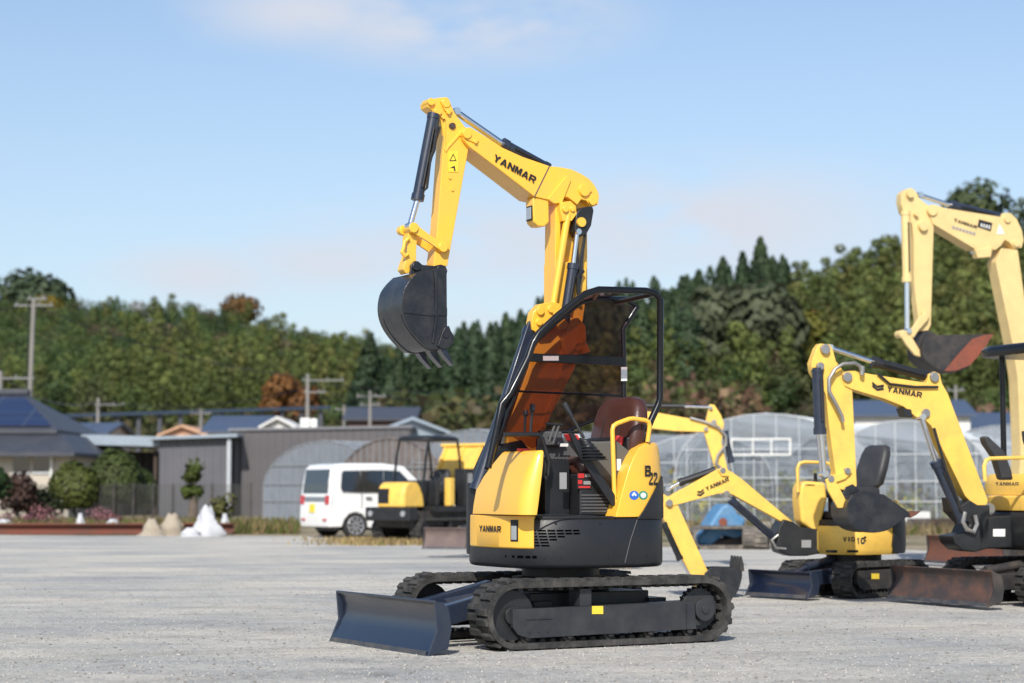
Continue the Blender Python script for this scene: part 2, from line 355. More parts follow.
def track(parent, fr, hl, h, ya, yb, mat='rubber', zb=0.0, pitch=.082, frame='black_used', detail=True, out=1):
    """one crawler between local ya<yb; out=+1 when yb is the outer face"""
    lug = .017; belt = .036
    po = stadium(hl-lug, h-2*lug, zb+lug); pi = stadium(hl-lug-belt, h-2*lug-2*belt, zb+lug+belt)
    mb = MB(); n = len(po)
    vs = [fr.P(x, y, z) for y in (ya, yb) for L in (po, pi) for x, z in L]
    fs = []
    for i in range(n):
        j = (i+1) % n
        fs += [(i, j, 2*n+j, 2*n+i), (n+i, n+j, 3*n+j, 3*n+i), (i, j, n+j, n+i), (2*n+i, 2*n+j, 3*n+j, 3*n+i)]
    mb.add(vs, fs)
    per = sum(math.dist(po[i], po[(i+1) % n]) for i in range(n)); k = int(per/pitch)
    for idx, (p, d, L) in enumerate(sample_path(po, k)):
        nx, nz = d[1], -d[0]; w = yb-ya
        for half in (0, 1):
            y0 = ya+.008 if half == 0 else ya+w*.50; y1 = ya+w*.50 if half == 0 else yb-.008
            sft = (idx % 2)*.018*(1 if half else -1)+half*L*.45
            y0 += sft*(half == 1)*0
            q = []
            for hh, ww in ((-.004, .5), (lug, .38)):
                for (sy, yy) in ((-1, y0), (1, y0), (1, y1), (-1, y1)):
                    s_ = sft+sy*ww*L*.62
                    q.append(fr.P(p[0]+d[0]*s_+nx*hh, yy, p[1]+d[1]*s_+nz*hh))
            mb.hexa(q)
    for idx, (p, d, L) in enumerate(sample_path(pi, k)):     # inner drive teeth
        nx, nz = -d[1], d[0]; ym = (ya+yb)/2; q = []
        for hh, ww in ((-.002, .30), (.022, .2)):
            for (sy, yy) in ((-1, ym-.07), (1, ym-.07), (1, ym+.07), (-1, ym+.07)):
                q.append(fr.P(p[0]+d[0]*sy*ww*L+nx*hh, yy, p[1]+d[1]*sy*ww*L+nz*hh))
        mb.hexa(q)
    tr = mb.build('track', mat, parent, bevel=0)
    if not detail: return tr
    r = h/2; yo = yb if out > 0 else ya; s = out; yc = yo-s*.055
    # side frame
    m2 = MB().prism(fr, [(hl-r-.02, zb+.11), (hl-r+.02, zb+.16), (hl-r+.02, zb+.275), (-hl+r+.09, zb+.285), (-hl+r+.07, zb+.10), (hl-r-.10, zb+.085)], min(yc, yo-s*.02), max(yc, yo-s*.02))
    m2.prism(fr, [(hl-r, zb+.17), (hl-r, zb+.27), (-hl+r, zb+.29), (-hl+r, zb+.12)], min(yc, yo-s*.2), max(yc, yo-s*.2))
    m2.box(fr, .15, .24, min(yo-s*.19, yo-s*.05), max(yo-s*.19, yo-s*.05), zb+.28, zb+h-.07)
    for bx in (hl-r-.10, hl-r-.17, hl-r-.24): m2.tube([fr.P(bx, yo-s*.02, zb+.125), fr.P(bx, yo-s*.012, zb+.125)], .006, 6)
    m2.box(fr, hl-r-.28, hl-r-.08, min(yo-s*.02, yo-s*.013), max(yo-s*.02, yo-s*.013), zb+.205, zb+.209)
    m2.box(fr, -hl+r+.15, -hl+r+.155, min(yo-s*.02, yo-s*.012), max(yo-s*.02, yo-s*.012), zb+.105, zb+.28)
    m2.build('track_frame', frame, tr, bevel=.004)
    for i in range(5):
        x = -hl+r+.12+(2*hl-2*r-.22)*i/4
        MB().tube([fr.P(x, yo-s*.05, zb+.095), fr.P(x, yo-s*.2, zb+.095)], .045, 16).tube([fr.P(x, yo-s*.03, zb+.095), fr.P(x, yo-s*.05, zb+.095)], .022, 12).build('roller', 'black_used', tr)
    rs = (r-lug-belt)*.86
    m3 = MB()
    for i in range(22):
        t0 = 2*math.pi*i/22
        q = []
        for rad, w in ((rs*.90, .5), (rs*1.0, .24)):
            for yy, sg in ((yo-s*.09, -1), (yo-s*.09, 1), (yo-s*.14, 1), (yo-s*.14, -1)):
                t = t0+sg*w*math.pi/22; q.append(fr.P(-hl+r+rad*math.cos(t), yy, zb+r+rad*math.sin(t)))
        m3.hexa(q)
    m3.tube([fr.P(-hl+r, yo-s*.14, zb+r), fr.P(-hl+r, yo-s*.085, zb+r)], rs*.92, 28)
    m3.tube([fr.P(-hl+r, yo-s*.13, zb+r), fr.P(-hl+r, yo-s*.012, zb+r)], rs*.52, 28).tube([fr.P(-hl+r, yo-s*.012, zb+r), fr.P(-hl+r, yo-s*.004, zb+r)], rs*.2, 16)
    m3.build('sprocket', frame, tr, bevel=.003)
    MB().tube([fr.P(hl-r, yo-s*.15, zb+r), fr.P(hl-r, yo-s*.07, zb+r)], rs*1.08, 28).tube([fr.P(hl-r, yo-s*.07, zb+r), fr.P(hl-r, yo-s*.04, zb+r)], rs*.4, 20).build('idler', 'black', tr, bevel=.004)
    return tr
def dozer_blade(parent, fr, x, hw, z0, z1, mat, xb, arm_y=.22, armmat=None, dz=.16):
    H_ = z1-z0
    f = [(0.05, 0), (.015, .18), (-.025, .38), (-.045, .58), (-.045, .76), (-.025, .92), (0.0, 1.0)]
    front = [(x+a, z0+b_*H_) for a, b_ in f]
    back = [(x-.005, z0+H_+.012), (x-.045, z0+H_*.97), (x-.075, z0+.74*H_), (x-.07, z0+.45*H_), (x-.03, z0+.2*H_), (x+.03, z0)]
    mb = MB().prism(fr, front+back, -hw, hw)
    b = mb.build('blade', mat, parent, bevel=.006)
    MB().prism(fr, [(x+.0535, z0-.002), (x+.046, z0+.032), (x+.043, z0+.032), (x+.047, z0-.002)], -hw+.015, hw-.015).build('cutting_edge', 'edge_steel', b)
    for s in (-1, 1):
        MB().prism(fr, [(x+.048, z0-.004), (x-.02, z0+.45*H_), (x-.002, z0+H_+.006), (x-.10, z0+H_*.9), (x-.125, z0+.5*H_), (x-.10, z0+.12*H_)], s*hw-.012 if s > 0 else -hw-.010, s*hw+.010 if s > 0 else -hw+.012).build('end_plate', armmat or mat, b, bevel=.003)
        MB().hexa([fr.P(x-.06, s*arm_y-.045, z0+.10), fr.P(x-.06, s*arm_y+.045, z0+.10), fr.P(xb, s*arm_y*.9+.045, z0+dz-.04), fr.P(xb, s*arm_y*.9-.045, z0+dz-.04),
                   fr.P(x-.06, s*arm_y-.045, z0+.22), fr.P(x-.06, s*arm_y+.045, z0+.22), fr.P(xb, s*arm_y*.9+.045, z0+.12+dz), fr.P(xb, s*arm_y*.9-.045, z0+.12+dz)]).build('push_arm', armmat or mat, b, bevel=.008)
    MB().tube([fr.P(x-.07, 0, z0+H_*.7), fr.P((x+xb)/2, 0, z0+.27)], .022, 12).tube([fr.P((x+xb)/2, 0, z0+.27), fr.P(xb, 0, z0+.34)], .042, 14).build('blade_cylinder', armmat or mat, b)
    return b
def carbody(parent, fr, hl, yin, h, mat='black_used'):
    mb = MB().box(fr, -hl*.45, hl*.5, -yin, yin, .16, h-.10)
    for sx in (-.5, .42): mb.box(fr, sx*hl-.07, sx*hl+.07, -yin-.04, yin+.04, .18, h-.15)
    for z0, z1, r in ((h-.10, h-.01, .34), (h-.01, h+.09, .27)):
        mb.tube([fr.P(0, 0, z0), fr.P(0, 0, z1)], r, 36)
    return mb.build('undercarriage', mat, parent, bevel=.006)
def sup(a, b, n, k=64, cx=0, cy=0):
    out = []
    for i in range(k):
        t = 2*math.pi*i/k; c, s_ = math.cos(t), math.sin(t)
        out.append((cx+a*math.copysign(abs(c)**(2/n), c), cy+b*math.copysign(abs(s_)**(2/n), s_)))
    return out
def tooth_lever(parent, fr, base, top, r=.011, knob=.022, mat='black', name='control_lever'):
    d = (top-base).normalized()
    mb = MB().tube([base, base+(top-base)*.80], r*.75, 8).tube([base+(top-base)*.72, base+(top-base)*.80], knob*.5, 10, r1=knob*.75).tube([base+(top-base)*.80, base+(top-base)*.97, top], knob*.8, 10, r1=knob*.6)
    return mb.build(name, mat, parent)
def pins(parent, fr, mat, lst, y0, y1, name='pin'):
    for u, v, r_ in lst: MB().pin(fr, u, v, y0, y1, r_).build(name, mat, parent, bevel=.003)
# __MAIN__
# ================================================================== CAMERA, LIGHT, SKY
cam = bpy.data.cameras.new('camera'); co = bpy.data.objects.new('camera', cam); COL.objects.link(co); scene.camera = co
co.location = (0, 0, CH); co.rotation_euler = (math.pi/2+PIT, 0, 0)
cam.lens = 70; cam.sensor_width = 36; cam.clip_end = 3000; cam.clip_start = .1
cam.dof.use_dof = True; cam.dof.focus_distance = 13.7; cam.dof.aperture_fstop = 2.1
SUN_EL = 39; sd = Vector((-.17, -.985, 0)).normalized()*math.cos(R(SUN_EL))+Vector((0, 0, math.sin(R(SUN_EL))))
sl = bpy.data.lights.new('sun', 'SUN'); so = bpy.data.objects.new('sun', sl); COL.objects.link(so)
sl.energy = 4.9; sl.angle = R(.5); sl.color = (1, .95, .87); so.rotation_euler = sd.to_track_quat('Z', 'Y').to_euler(); so.location = (-20, -30, 40)
wd = bpy.data.worlds.new('World'); scene.world = wd; wd.use_nodes = True; nt = wd.node_tree
bg = nt.nodes['Background']; bg.inputs['Strength'].default_value = SKY_STR = .15
sky = nt.nodes.new('ShaderNodeTexSky'); sky.sky_type = 'NISHITA'; sky.sun_disc = False; sky.sun_elevation = R(SUN_EL)
sky.sun_rotation = math.atan2(sd.x, sd.y); sky.air_density = 1.0; sky.dust_density = 1.0; sky.ozone_density = 1.6; sky.altitude = 50
tc = nt.nodes.new('ShaderNodeTexCoord')
def N(t, **k):
    n = nt.nodes.new(t)
    for a, v in k.items(): setattr(n, a, v)
    return n
def L(a, b_): nt.links.new(a, b_)
def blob(u, v, ru, rv):
    """soft cloud bank around one direction of the sky"""
    d = Vector(ray(u, v)).normalized(); el = math.asin(d.z); az = math.atan2(d.x, d.y)
    return az, el, ru/F, rv/F
sep = N('ShaderNodeSeparateXYZ'); L(tc.outputs['Generated'], sep.inputs[0])
azn = N('ShaderNodeMath', operation='ARCTAN2'); L(sep.outputs['X'], azn.inputs[0]); L(sep.outputs['Y'], azn.inputs[1])
eln = N('ShaderNodeMath', operation='ARCSINE'); L(sep.outputs['Z'], eln.inputs[0])
cmb = N('ShaderNodeCombineXYZ'); L(azn.outputs[0], cmb.inputs[0])
m3 = N('ShaderNodeMath', operation='MULTIPLY'); m3.inputs[1].default_value = 2.6; L(eln.outputs[0], m3.inputs[0]); L(m3.outputs[0], cmb.inputs[1])
cn = N('ShaderNodeTexNoise'); cn.inputs['Scale'].default_value = 9; cn.inputs['Detail'].default_value = 9; cn.inputs['Roughness'].default_value = .55; L(cmb.outputs[0], cn.inputs['Vector'])
tot = None
for (u, v, ru, rv, amt) in ((310, 12, 130, 40, .9), (450, 20, 190, 50, 1.0), (200, 275, 110, 34, .85), (330, 262, 120, 36, .85), (480, 245, 210, 50, .95), (700, 225, 230, 70, 1.0), (770, 235, 110, 45, .6), (620, 320, 300, 45, .6)):
    a, e, ra, re = blob(u, v, ru, rv)
    s1 = N('ShaderNodeMath', operation='SUBTRACT'); L(azn.outputs[0], s1.inputs[0]); s1.inputs[1].default_value = a
    s2 = N('ShaderNodeMath', operation='DIVIDE'); L(s1.outputs[0], s2.inputs[0]); s2.inputs[1].default_value = ra
    s3 = N('ShaderNodeMath', operation='SUBTRACT'); L(eln.outputs[0], s3.inputs[0]); s3.inputs[1].default_value = e
    s4 = N('ShaderNodeMath', operation='DIVIDE'); L(s3.outputs[0], s4.inputs[0]); s4.inputs[1].default_value = re
    c_ = N('ShaderNodeCombineXYZ'); L(s2.outputs[0], c_.inputs[0]); L(s4.outputs[0], c_.inputs[1])
    ln = N('ShaderNodeVectorMath', operation='LENGTH'); L(c_.outputs[0], ln.inputs[0])
    mr = N('ShaderNodeMapRange', interpolation_type='SMOOTHSTEP'); mr.inputs['From Min'].default_value = 1.35; mr.inputs['From Max'].default_value = 0
    mr.inputs['To Min'].default_value = 0; mr.inputs['To Max'].default_value = amt; L(ln.outputs['Value'], mr.inputs['Value'])
    if tot is None: tot = mr.outputs[0]
    else:
        ad = N('ShaderNodeMath', operation='MAXIMUM'); L(tot, ad.inputs[0]); L(mr.outputs[0], ad.inputs[1]); tot = ad.outputs[0]
nr = N('ShaderNodeMapRange', interpolation_type='SMOOTHSTEP'); nr.inputs['From Min'].default_value = .30; nr.inputs['From Max'].default_value = .54; L(cn.outputs['Fac'], nr.inputs['Value'])
mm = N('ShaderNodeMath', operation='MULTIPLY'); L(tot, mm.inputs[0]); L(nr.outputs[0], mm.inputs[1])
m5 = N('ShaderNodeMath', operation='MULTIPLY'); L(mm.outputs[0], m5.inputs[0]); m5.inputs[1].default_value = 1.0
# thin general haze towards the horizon
hzr = N('ShaderNodeMapRange'); hzr.inputs['From Min'].default_value = .30; hzr.inputs['From Max'].default_value = .0; hzr.inputs['To Max'].default_value = .55; L(eln.outputs[0], hzr.inputs['Value'])
hm = N('ShaderNodeMix', data_type='RGBA'); hm.inputs['B'].default_value = HZCOL = (3.5, 4.1, 5.05, 1)
L(hzr.outputs[0], hm.inputs['Factor']); skm = N('ShaderNodeVectorMath', operation='MULTIPLY'); skm.inputs[1].default_value = (1.0, 1.0, 1.01); L(sky.outputs[0], skm.inputs[0]); L(skm.outputs[0], hm.inputs['A'])
cm = N('ShaderNodeMix', data_type='RGBA'); cm.inputs['B'].default_value = (4.75, 4.95, 5.5, 1)
L(m5.outputs[0], cm.inputs['Factor']); L(hm.outputs['Result'], cm.inputs['A']); L(cm.outputs['Result'], bg.inputs['Color'])
scene.view_settings.view_transform = 'Standard'; scene.view_settings.look = 'None'; scene.view_settings.exposure = 0
scene.cycles.use_denoising = True; scene.cycles.max_bounces = 8; scene.cycles.transparent_max_bounces = 24; scene.cycles.sample_clamp_indirect = 6

# ================================================================== GROUND
m, nt, b = newmat('gravel'); b.inputs['Roughness'].default_value = .9; b.inputs['Specular IOR Level'].default_value = .2
tc = nt.nodes.new('ShaderNodeTexCoord')
def noise(scale, det=6, rough=.6, vec=None, sx=1, sy=1):
    mp = nt.nodes.new('ShaderNodeMapping'); mp.inputs['Scale'].default_value = (sx, sy, 1); L(tc.outputs['Object'], mp.inputs[0])
    n = nt.nodes.new('ShaderNodeTexNoise'); n.inputs['Scale'].default_value = scale; n.inputs['Detail'].default_value = det; n.inputs['Roughness'].default_value = rough
    L(mp.outputs[0], n.inputs['Vector']); return n.outputs['Fac']
def ramp(fac, stops):
    r = nt.nodes.new('ShaderNodeValToRGB'); e = r.color_ramp.elements
    e[0].position, e[0].color = stops[0][0], (*stops[0][1], 1); e[1].position, e[1].color = stops[-1][0], (*stops[-1][1], 1)
    for p, c in stops[1:-1]: k = e.new(p); k.color = (*c, 1)
    L(fac, r.inputs['Fac']); return r.outputs['Color']
def mix(f, a, b_, mode='MIX'):
    x = nt.nodes.new('ShaderNodeMix'); x.data_type = 'RGBA'; x.blend_type = mode
    if isinstance(f, float): x.inputs['Factor'].default_value = f
    else: L(f, x.inputs['Factor'])
    for s_, v in (('A', a), ('B', b_)):
        if isinstance(v, tuple): x.inputs[s_].default_value = (*v, 1)
        else: L(v, x.inputs[s_])
    return x.outputs['Result']
patch = ramp(noise(.36, 8, .66, sx=.8, sy=1.0), [(.36, (.39, .395, .39)), (.48, (.49, .478, .445)), (.60, (.585, .555, .49))])
streak = ramp(noise(.6, 7, .66, sx=.30, sy=1.2), [(.34, (.86, .87, .89)), (.5, (1, 1, 1)), (.66, (1.05, 1.035, 1.0))])
c0 = mix(1.0, patch, streak, 'MULTIPLY')
grain = ramp(noise(26, 8, .85), [(.34, (.60, .60, .60)), (.46, (.95, .95, .95)), (.56, (1.04, 1.03, 1.02)), (.68, (1.28, 1.27, 1.25))])
c1 = mix(.85, c0, grain, 'MULTIPLY')
vo = nt.nodes.new('ShaderNodeTexVoronoi'); vo.inputs['Scale'].default_value = 42; L(tc.outputs['Object'], vo.inputs['Vector'])
c1 = mix(.55, c1, ramp(noise(2.2, 5, .65, sx=.35, sy=1.0), [(.34, (.80, .80, .79)), (.46, (1, 1, 1)), (.60, (1.06, 1.05, 1.03))]), 'MULTIPLY')
c2 = mix(.35, c1, ramp(vo.outputs['Color'], [(.15, (.55, .55, .56)), (.5, (.95, .95, .95)), (.9, (1.35, 1.33, 1.3))]), 'MULTIPLY')
wv = nt.nodes.new('ShaderNodeTexWave'); wv.inputs['Scale'].default_value = .19; wv.inputs['Distortion'].default_value = 5; wv.inputs['Detail'].default_value = 3; wv.inputs['Detail Scale'].default_value = .6
mpw = nt.nodes.new('ShaderNodeMapping'); mpw.inputs['Rotation'].default_value = (0, 0, 1.15); L(tc.outputs['Object'], mpw.inputs[0]); L(mpw.outputs[0], wv.inputs['Vector'])
c2 = mix(.55, c2, ramp(wv.outputs['Fac'], [(0, (1, 1, 1)), (.86, (1, 1, 1)), (.93, (.80, .80, .80)), (1, (.90, .89, .87))]), 'MULTIPLY')
spots = ramp(noise(3.1, 3, .5), [(.60, (1, 1, 1)), (.70, (.72, .71, .69))])
c2 = mix(.8, c2, spots, 'MULTIPLY')
L(c2, b.inputs['Base Color'])
bp = nt.nodes.new('ShaderNodeBump'); bp.inputs['Strength'].default_value = .95; bp.inputs['Distance'].default_value = .018; L(noise(34, 6, .7), bp.inputs['Height'])
bp2 = nt.nodes.new('ShaderNodeBump'); bp2.inputs['Strength'].default_value = .5; bp2.inputs['Distance'].default_value = .15; L(noise(1.6, 4, .6), bp2.inputs['Height'])
L(bp2.outputs[0], bp.inputs['Normal']); L(bp.outputs[0], b.inputs['Normal'])
m, nt, b = newmat('soil'); b.inputs['Roughness'].default_value = .95
tc = nt.nodes.new('ShaderNodeTexCoord')
L(mix(1.0, ramp(noise(.35, 7, .65), [(.38, (.10, .12, .045)), (.47, (.20, .17, .09)), (.56, (.33, .26, .17)), (.66, (.38, .31, .22))]), ramp(noise(6, 5, .7), [(.35, (.5, .5, .5)), (.65, (1.4, 1.4, 1.4))]), 'MULTIPLY'), b.inputs['Base Color'])
bp = nt.nodes.new('ShaderNodeBump'); bp.inputs['Distance'].default_value = .1; L(noise(5, 6), bp.inputs['Height']); L(bp.outputs[0], b.inputs['Normal'])

g = MB().add([(-900, -60, 0), (900, -60, 0), (900, 1500, 0), (-900, 1500, 0)], [(0, 1, 2, 3)]).build('ground', 'soil'); tag(g, kind='structure')
# gravel yard, its far edge uneven
yb_ = MB(); pts = [(-60, -40, .006), (60, -40, .006)]
xs_ = [60-120*i/60 for i in range(61)]
pts += [(x, (46.2 if x < -5 else 44.5 if x < 2 else 37 if x < 8 else 33)+random.uniform(-.8, .8)+.0*x, .006) for x in xs_]
g = yb_.add(pts, [tuple(range(len(pts)))]).build('gravel_yard', 'gravel'); tag(g, kind='structure')
# loose stones
def stones(n, y0, y1, smin, smax, name, mats, label):
    V = []; Fc = []; MI = []
    base = np.array([(1, 0, 0), (-1, 0, 0), (0, 1, 0), (0, -1, 0), (0, 0, 1), (0, 0, -1)], float)
    fcs = np.array([(0, 2, 4), (2, 1, 4), (1, 3, 4), (3, 0, 4), (2, 0, 5), (1, 2, 5), (3, 1, 5), (0, 3, 5)])
    t = rng.random(n); Y = 1/(1/y0+(1/y1-1/y0)*t); X = (rng.random(n)*1.16-.58)*Y*.56
    S = smin+(smax-smin)*rng.random(n)**3
    vs = base[None]*(S[:, None, None]*(.55+.9*rng.random((n, 6, 3))))
    vs[:, :, 2] *= .6; a = rng.random(n)*6.28; c, s_ = np.cos(a), np.sin(a)
    x = vs[:, :, 0]*c[:, None]-vs[:, :, 1]*s_[:, None]; y = vs[:, :, 0]*s_[:, None]+vs[:, :, 1]*c[:, None]
    vs = np.stack([x+X[:, None], y+Y[:, None], vs[:, :, 2]+.006+S[:, None]*.15], 2).reshape(-1, 3)
    fs = (fcs[None]+(np.arange(n)*6)[:, None, None]).reshape(-1, 3)
    me = bpy.data.meshes.new(name); me.vertices.add(len(vs)); me.vertices.foreach_set('co', vs.ravel()); me.loops.add(len(fs)*3); me.loops.foreach_set('vertex_index', fs.ravel())
    me.polygons.add(len(fs)); me.polygons.foreach_set('loop_start', np.arange(len(fs))*3)
    for q in mats: me.materials.append(M[q])
    me.polygons.foreach_set('material_index', np.repeat(rng.integers(0, len(mats), n), 8)); me.update(); me.validate()
    o = bpy.data.objects.new(name, me); COL.objects.link(o); tag(o, label, 'gravel', kind='stuff')
paint('stone_a', (.42, .40, .37), .9, dirt_amt=.3); paint('stone_b', (.26, .27, .28), .9, dirt_amt=.3); paint('stone_c', (.48, .465, .43), .9, dirt_amt=.3); paint('stone_d', (.20, .18, .16), .9, dirt_amt=.3)
stones(32000, 9.5, 26, .002, .0125, 'loose_gravel', ['stone_a', 'stone_b', 'stone_a', 'stone_b', 'stone_d', 'stone_c'], 'loose grey and beige stone chips scattered over the gravel yard')

# ================================================================== HILLS
def interp(pts, u):
    for i in range(len(pts)-1):
        if pts[i][0] <= u <= pts[i+1][0]:
            t = (u-pts[i][0])/(pts[i+1][0]-pts[i][0]); t = t*t*(3-2*t)*.5+t*.5
            return pts[i][1]+(pts[i+1][1]-pts[i][1])*t
    return pts[0][1] if u < pts[0][0] else pts[-1][1]
class Hill:
    def __init__(s, ridge, Y0, Y1, tree_h, v0=465): s.v0 = v0; s.r = ridge; s.Y0 = Y0; s.Y1 = Y1; s.th = tree_h
    def z(s, u, t):
        tt = min(t, 1); Y = s.Y0+(s.Y1-s.Y0)*tt; vr = interp(s.r, u)+s.th*F/s.Y1
        v = s.v0+(vr-s.v0)*tt**.8
        z = hz(v, Y)
        if t > 1: z = z*max(0, 1-(t-1)*1.4)
        if t < .001: return -1.0
        return max(-1, z)
    def P(s, u, t):
        Y = s.Y0+(s.Y1-s.Y0)*t; return Vector(((u-512)/F*Y*1.0, Y, s.z(u, t)))
HL = Hill([(-500, 330), (-200, 302), (-60, 297), (0, 291), (55, 292), (100, 296), (160, 299), (232, 302), (270, 316), (350, 330), (400, 345), (450, 356), (520, 362), (640, 380), (800, 420), (1000, 440)], 260, 520, 8.6)
HR = Hill([(250, 450), (340, 425), (390, 385), (430, 358), (480, 338), (530, 318), (570, 309), (620, 300), (680, 290), (730, 276), (760, 268), (800, 264), (850, 244), (900, 228), (940, 212), (980, 196), (1030, 200), (1100, 192), (1300, 220), (1700, 330)], 175, 320, 9.8)
paint('forest_floor', (.035, .038, .018), .95, dirt=(.11, .085, .045), dirt_amt=.7, scale=.15)
for h_, nm in ((HL, 'far_hill'), (HR, 'near_hill')):
    us = [h_.r[0][0]+(h_.r[-1][0]-h_.r[0][0])*i/70 for i in range(71)]; ts = [0]+[.002+(i-1)/23*1.7 for i in range(1, 25)]
    vs = [h_.P(u, t) for t in ts for u in us]; fs = [(j*71+i, j*71+i+1, (j+1)*71+i+1, (j+1)*71+i) for j in range(24) for i in range(70)]
    tag(MB().add(vs, fs).build(nm, 'forest_floor', angle=80), kind='structure')
# ------------------------------------------------------------------ trees, as arrays of leaf clumps
def crown(kind, h, w, n, base, q=1.0):
    """returns centres (n,3), normals, sizes, shade for a crown whose base is z=0"""
    if kind == 'cedar':
        t = rng.random(n)**.75; z = h*(.10+.90*t); rad = w*.5*(1-t)**.8*(.65+.45*rng.random(n))+.10
        # tiers
        rad *= 1+.16*np.sin(z*5.2)
        a = rng.random(n)*2*np.pi; c = np.stack([rad*np.cos(a), rad*np.sin(a), z], 1)
        nrm = np.stack([np.cos(a), np.sin(a), .5+0*a], 1); sh = .80+.28*rng.random(n)
        return c, nrm, (.22+.20*rng.random(n))*q*(.5+w*.17), sh
    if kind == 'ball':
        d = rng.normal(size=(n, 3)); d /= np.linalg.norm(d, axis=1)[:, None]; d[:, 2] = np.maximum(d[:, 2], -.75)
        rr = (.86+.16*rng.random(n))*(1+.06*np.sin(5*d[:, 0]+3*d[:, 2])); c = d*rr[:, None]*np.array([w*.5, w*.5, h*.42])+np.array([0, 0, h*.58])
        return c, d+np.array([0, 0, .2]), (.26+.24*rng.random(n))*q*(.5+w*.12), .8+.3*rng.random(n)
    k = 9 if kind != 'bamboo' else 7
    la = rng.random(k)*2*np.pi; lr = w*.30*np.sqrt(rng.random(k)); lz = h*(.38+.42*rng.random(k))
    if kind == 'bamboo': lr = w*.22*rng.random(k); lz = h*np.linspace(.3, .92, k)
    lc = np.stack([lr*np.cos(la), lr*np.sin(la), lz], 1); ls = w*(.24+.12*rng.random(k))
    if kind == 'bamboo': ls = w*np.linspace(.42, .16, k)
    i = rng.integers(0, k, n); d = rng.normal(size=(n, 3)); d /= np.linalg.norm(d, axis=1)[:, None]
    rr = ls[i]*(.72+.38*rng.random(n)); c = lc[i]+d*rr[:, None]*np.array([1, 1, .85])
    low = c[:, 2] < h*.10; c[low, 2] = h*.10+rng.random(low.sum())*h*.1
    sh = .74+.18*rng.random(n)+.26*(rng.random(k)[i])+.08*d[:, 2]
    return c, d+np.array([0, 0, .25]), (.26+.24*rng.random(n))*q*(.5+w*.12), sh
def leaf_quads(c, nrm, s, sh, col, org, size=1.0):
    n = len(c); nn = nrm+rng.normal(size=(n, 3))*.45; nn /= np.linalg.norm(nn, axis=1)[:, None]
    r_ = rng.normal(size=(n, 3)); a = np.cross(nn, r_); a /= np.linalg.norm(a, axis=1)[:, None]; b_ = np.cross(nn, a)
    s = s[:, None]*size; cc = c+np.array(org)
    k1 = (.6+.8*rng.random((n, 1))); k2 = (.5+.6*rng.random((n, 1)))
    V = np.stack([cc-a*s*k1, cc-b_*s*k2, cc+a*s, cc+b_*s*k1], 1).reshape(-1, 3)
    tint = np.clip(np.array(col)[None]*sh[:, None], 0, 1); tint = np.concatenate([tint, np.ones((n, 1))], 1)
    nn2 = nrm/np.maximum(1e-6, np.linalg.norm(nrm, axis=1))[:, None]+rng.normal(size=(n, 3))*.15; nn2 /= np.linalg.norm(nn2, axis=1)[:, None]
    global LASTN; LASTN = np.repeat(nn2, 4, axis=0)
    return V, np.repeat(tint, 4, axis=0)
def mesh_quads(name, V, T_, mats='foliage', NN=None):
    n = len(V)//4; me = bpy.data.meshes.new(name); me.vertices.add(len(V)); me.vertices.foreach_set('co', V.ravel())
    me.loops.add(n*4); me.loops.foreach_set('vertex_index', np.arange(n*4)); me.polygons.add(n); me.polygons.foreach_set('loop_start', np.arange(n)*4)
    me.materials.append(M[mats]); at_ = me.color_attributes.new('tint', 'FLOAT_COLOR', 'POINT'); at_.data.foreach_set('color', T_.ravel()); me.update(); me.validate()
    if NN is not None and len(NN) == len(me.vertices):
        me.polygons.foreach_set('use_smooth', [True]*len(me.polygons)); me.normals_split_custom_set_from_vertices(NN.tolist())
    o = bpy.data.objects.new(name, me); COL.objects.link(o); return o
CK = {'cedar': [(.036, .064, .030), (.044, .074, .034), (.052, .084, .036)],
      'broad': [(.070, .112, .036), (.095, .135, .040), (.060, .095, .034), (.115, .140, .040), (.09, .10, .04)],
      'bamboo': [(.135, .158, .044), (.115, .145, .040), (.155, .160, .048), (.10, .130, .040)],
      'autumn': [(.36, .15, .04), (.30, .16, .05), (.25, .10, .04)], 'yellow': [(.24, .215, .06), (.20, .20, .06)], 'brown': [(.18, .13, .085), (.19, .13, .08)]}
def tree(kind, org, h, w, n, name, label, cat='tree', group=None, col=None, trunk=.28, limbs=5, q=1.0, tr_r=None):
    root = thing(name, label, cat, tuple(org), 0, group)
    c, nrm, s, sh = crown('cedar' if kind == 'cedar' else 'bamboo' if kind == 'bamboo' else 'ball' if kind == 'ball' else 'broad', h, w, n, 0, q)
    V, T_ = leaf_quads(c, nrm, s, sh, col or random.choice(CK[kind]), (0, 0, 0), .75 if w > 3 else 1)
    o = mesh_quads('crown', V, T_, NN=LASTN); o.parent = root
    mb = MB(); r0 = tr_r or h*.022; ov = Vector(org)
    top = .9 if kind == 'cedar' else .62
    mb.tube([ov+Vector((0, 0, -.3)), ov+Vector((r0*.5, 0, h*trunk)), ov+Vector((-r0, r0, h*top))], r0, 8, r1=r0*.25)
    for i in range(limbs):
        a = 6.28*i/limbs+.4; z = h*(trunk+.08*i/limbs)
        mb.tube([ov+Vector((0, 0, z)), ov+Vector((math.cos(a)*w*.2, math.sin(a)*w*.2, z+h*.18)), ov+Vector((math.cos(a)*w*.34, math.sin(a)*w*.34, z+h*.3))], r0*.45, 6, r1=r0*.12)
    mb.build('trunk', 'bark', root); return root
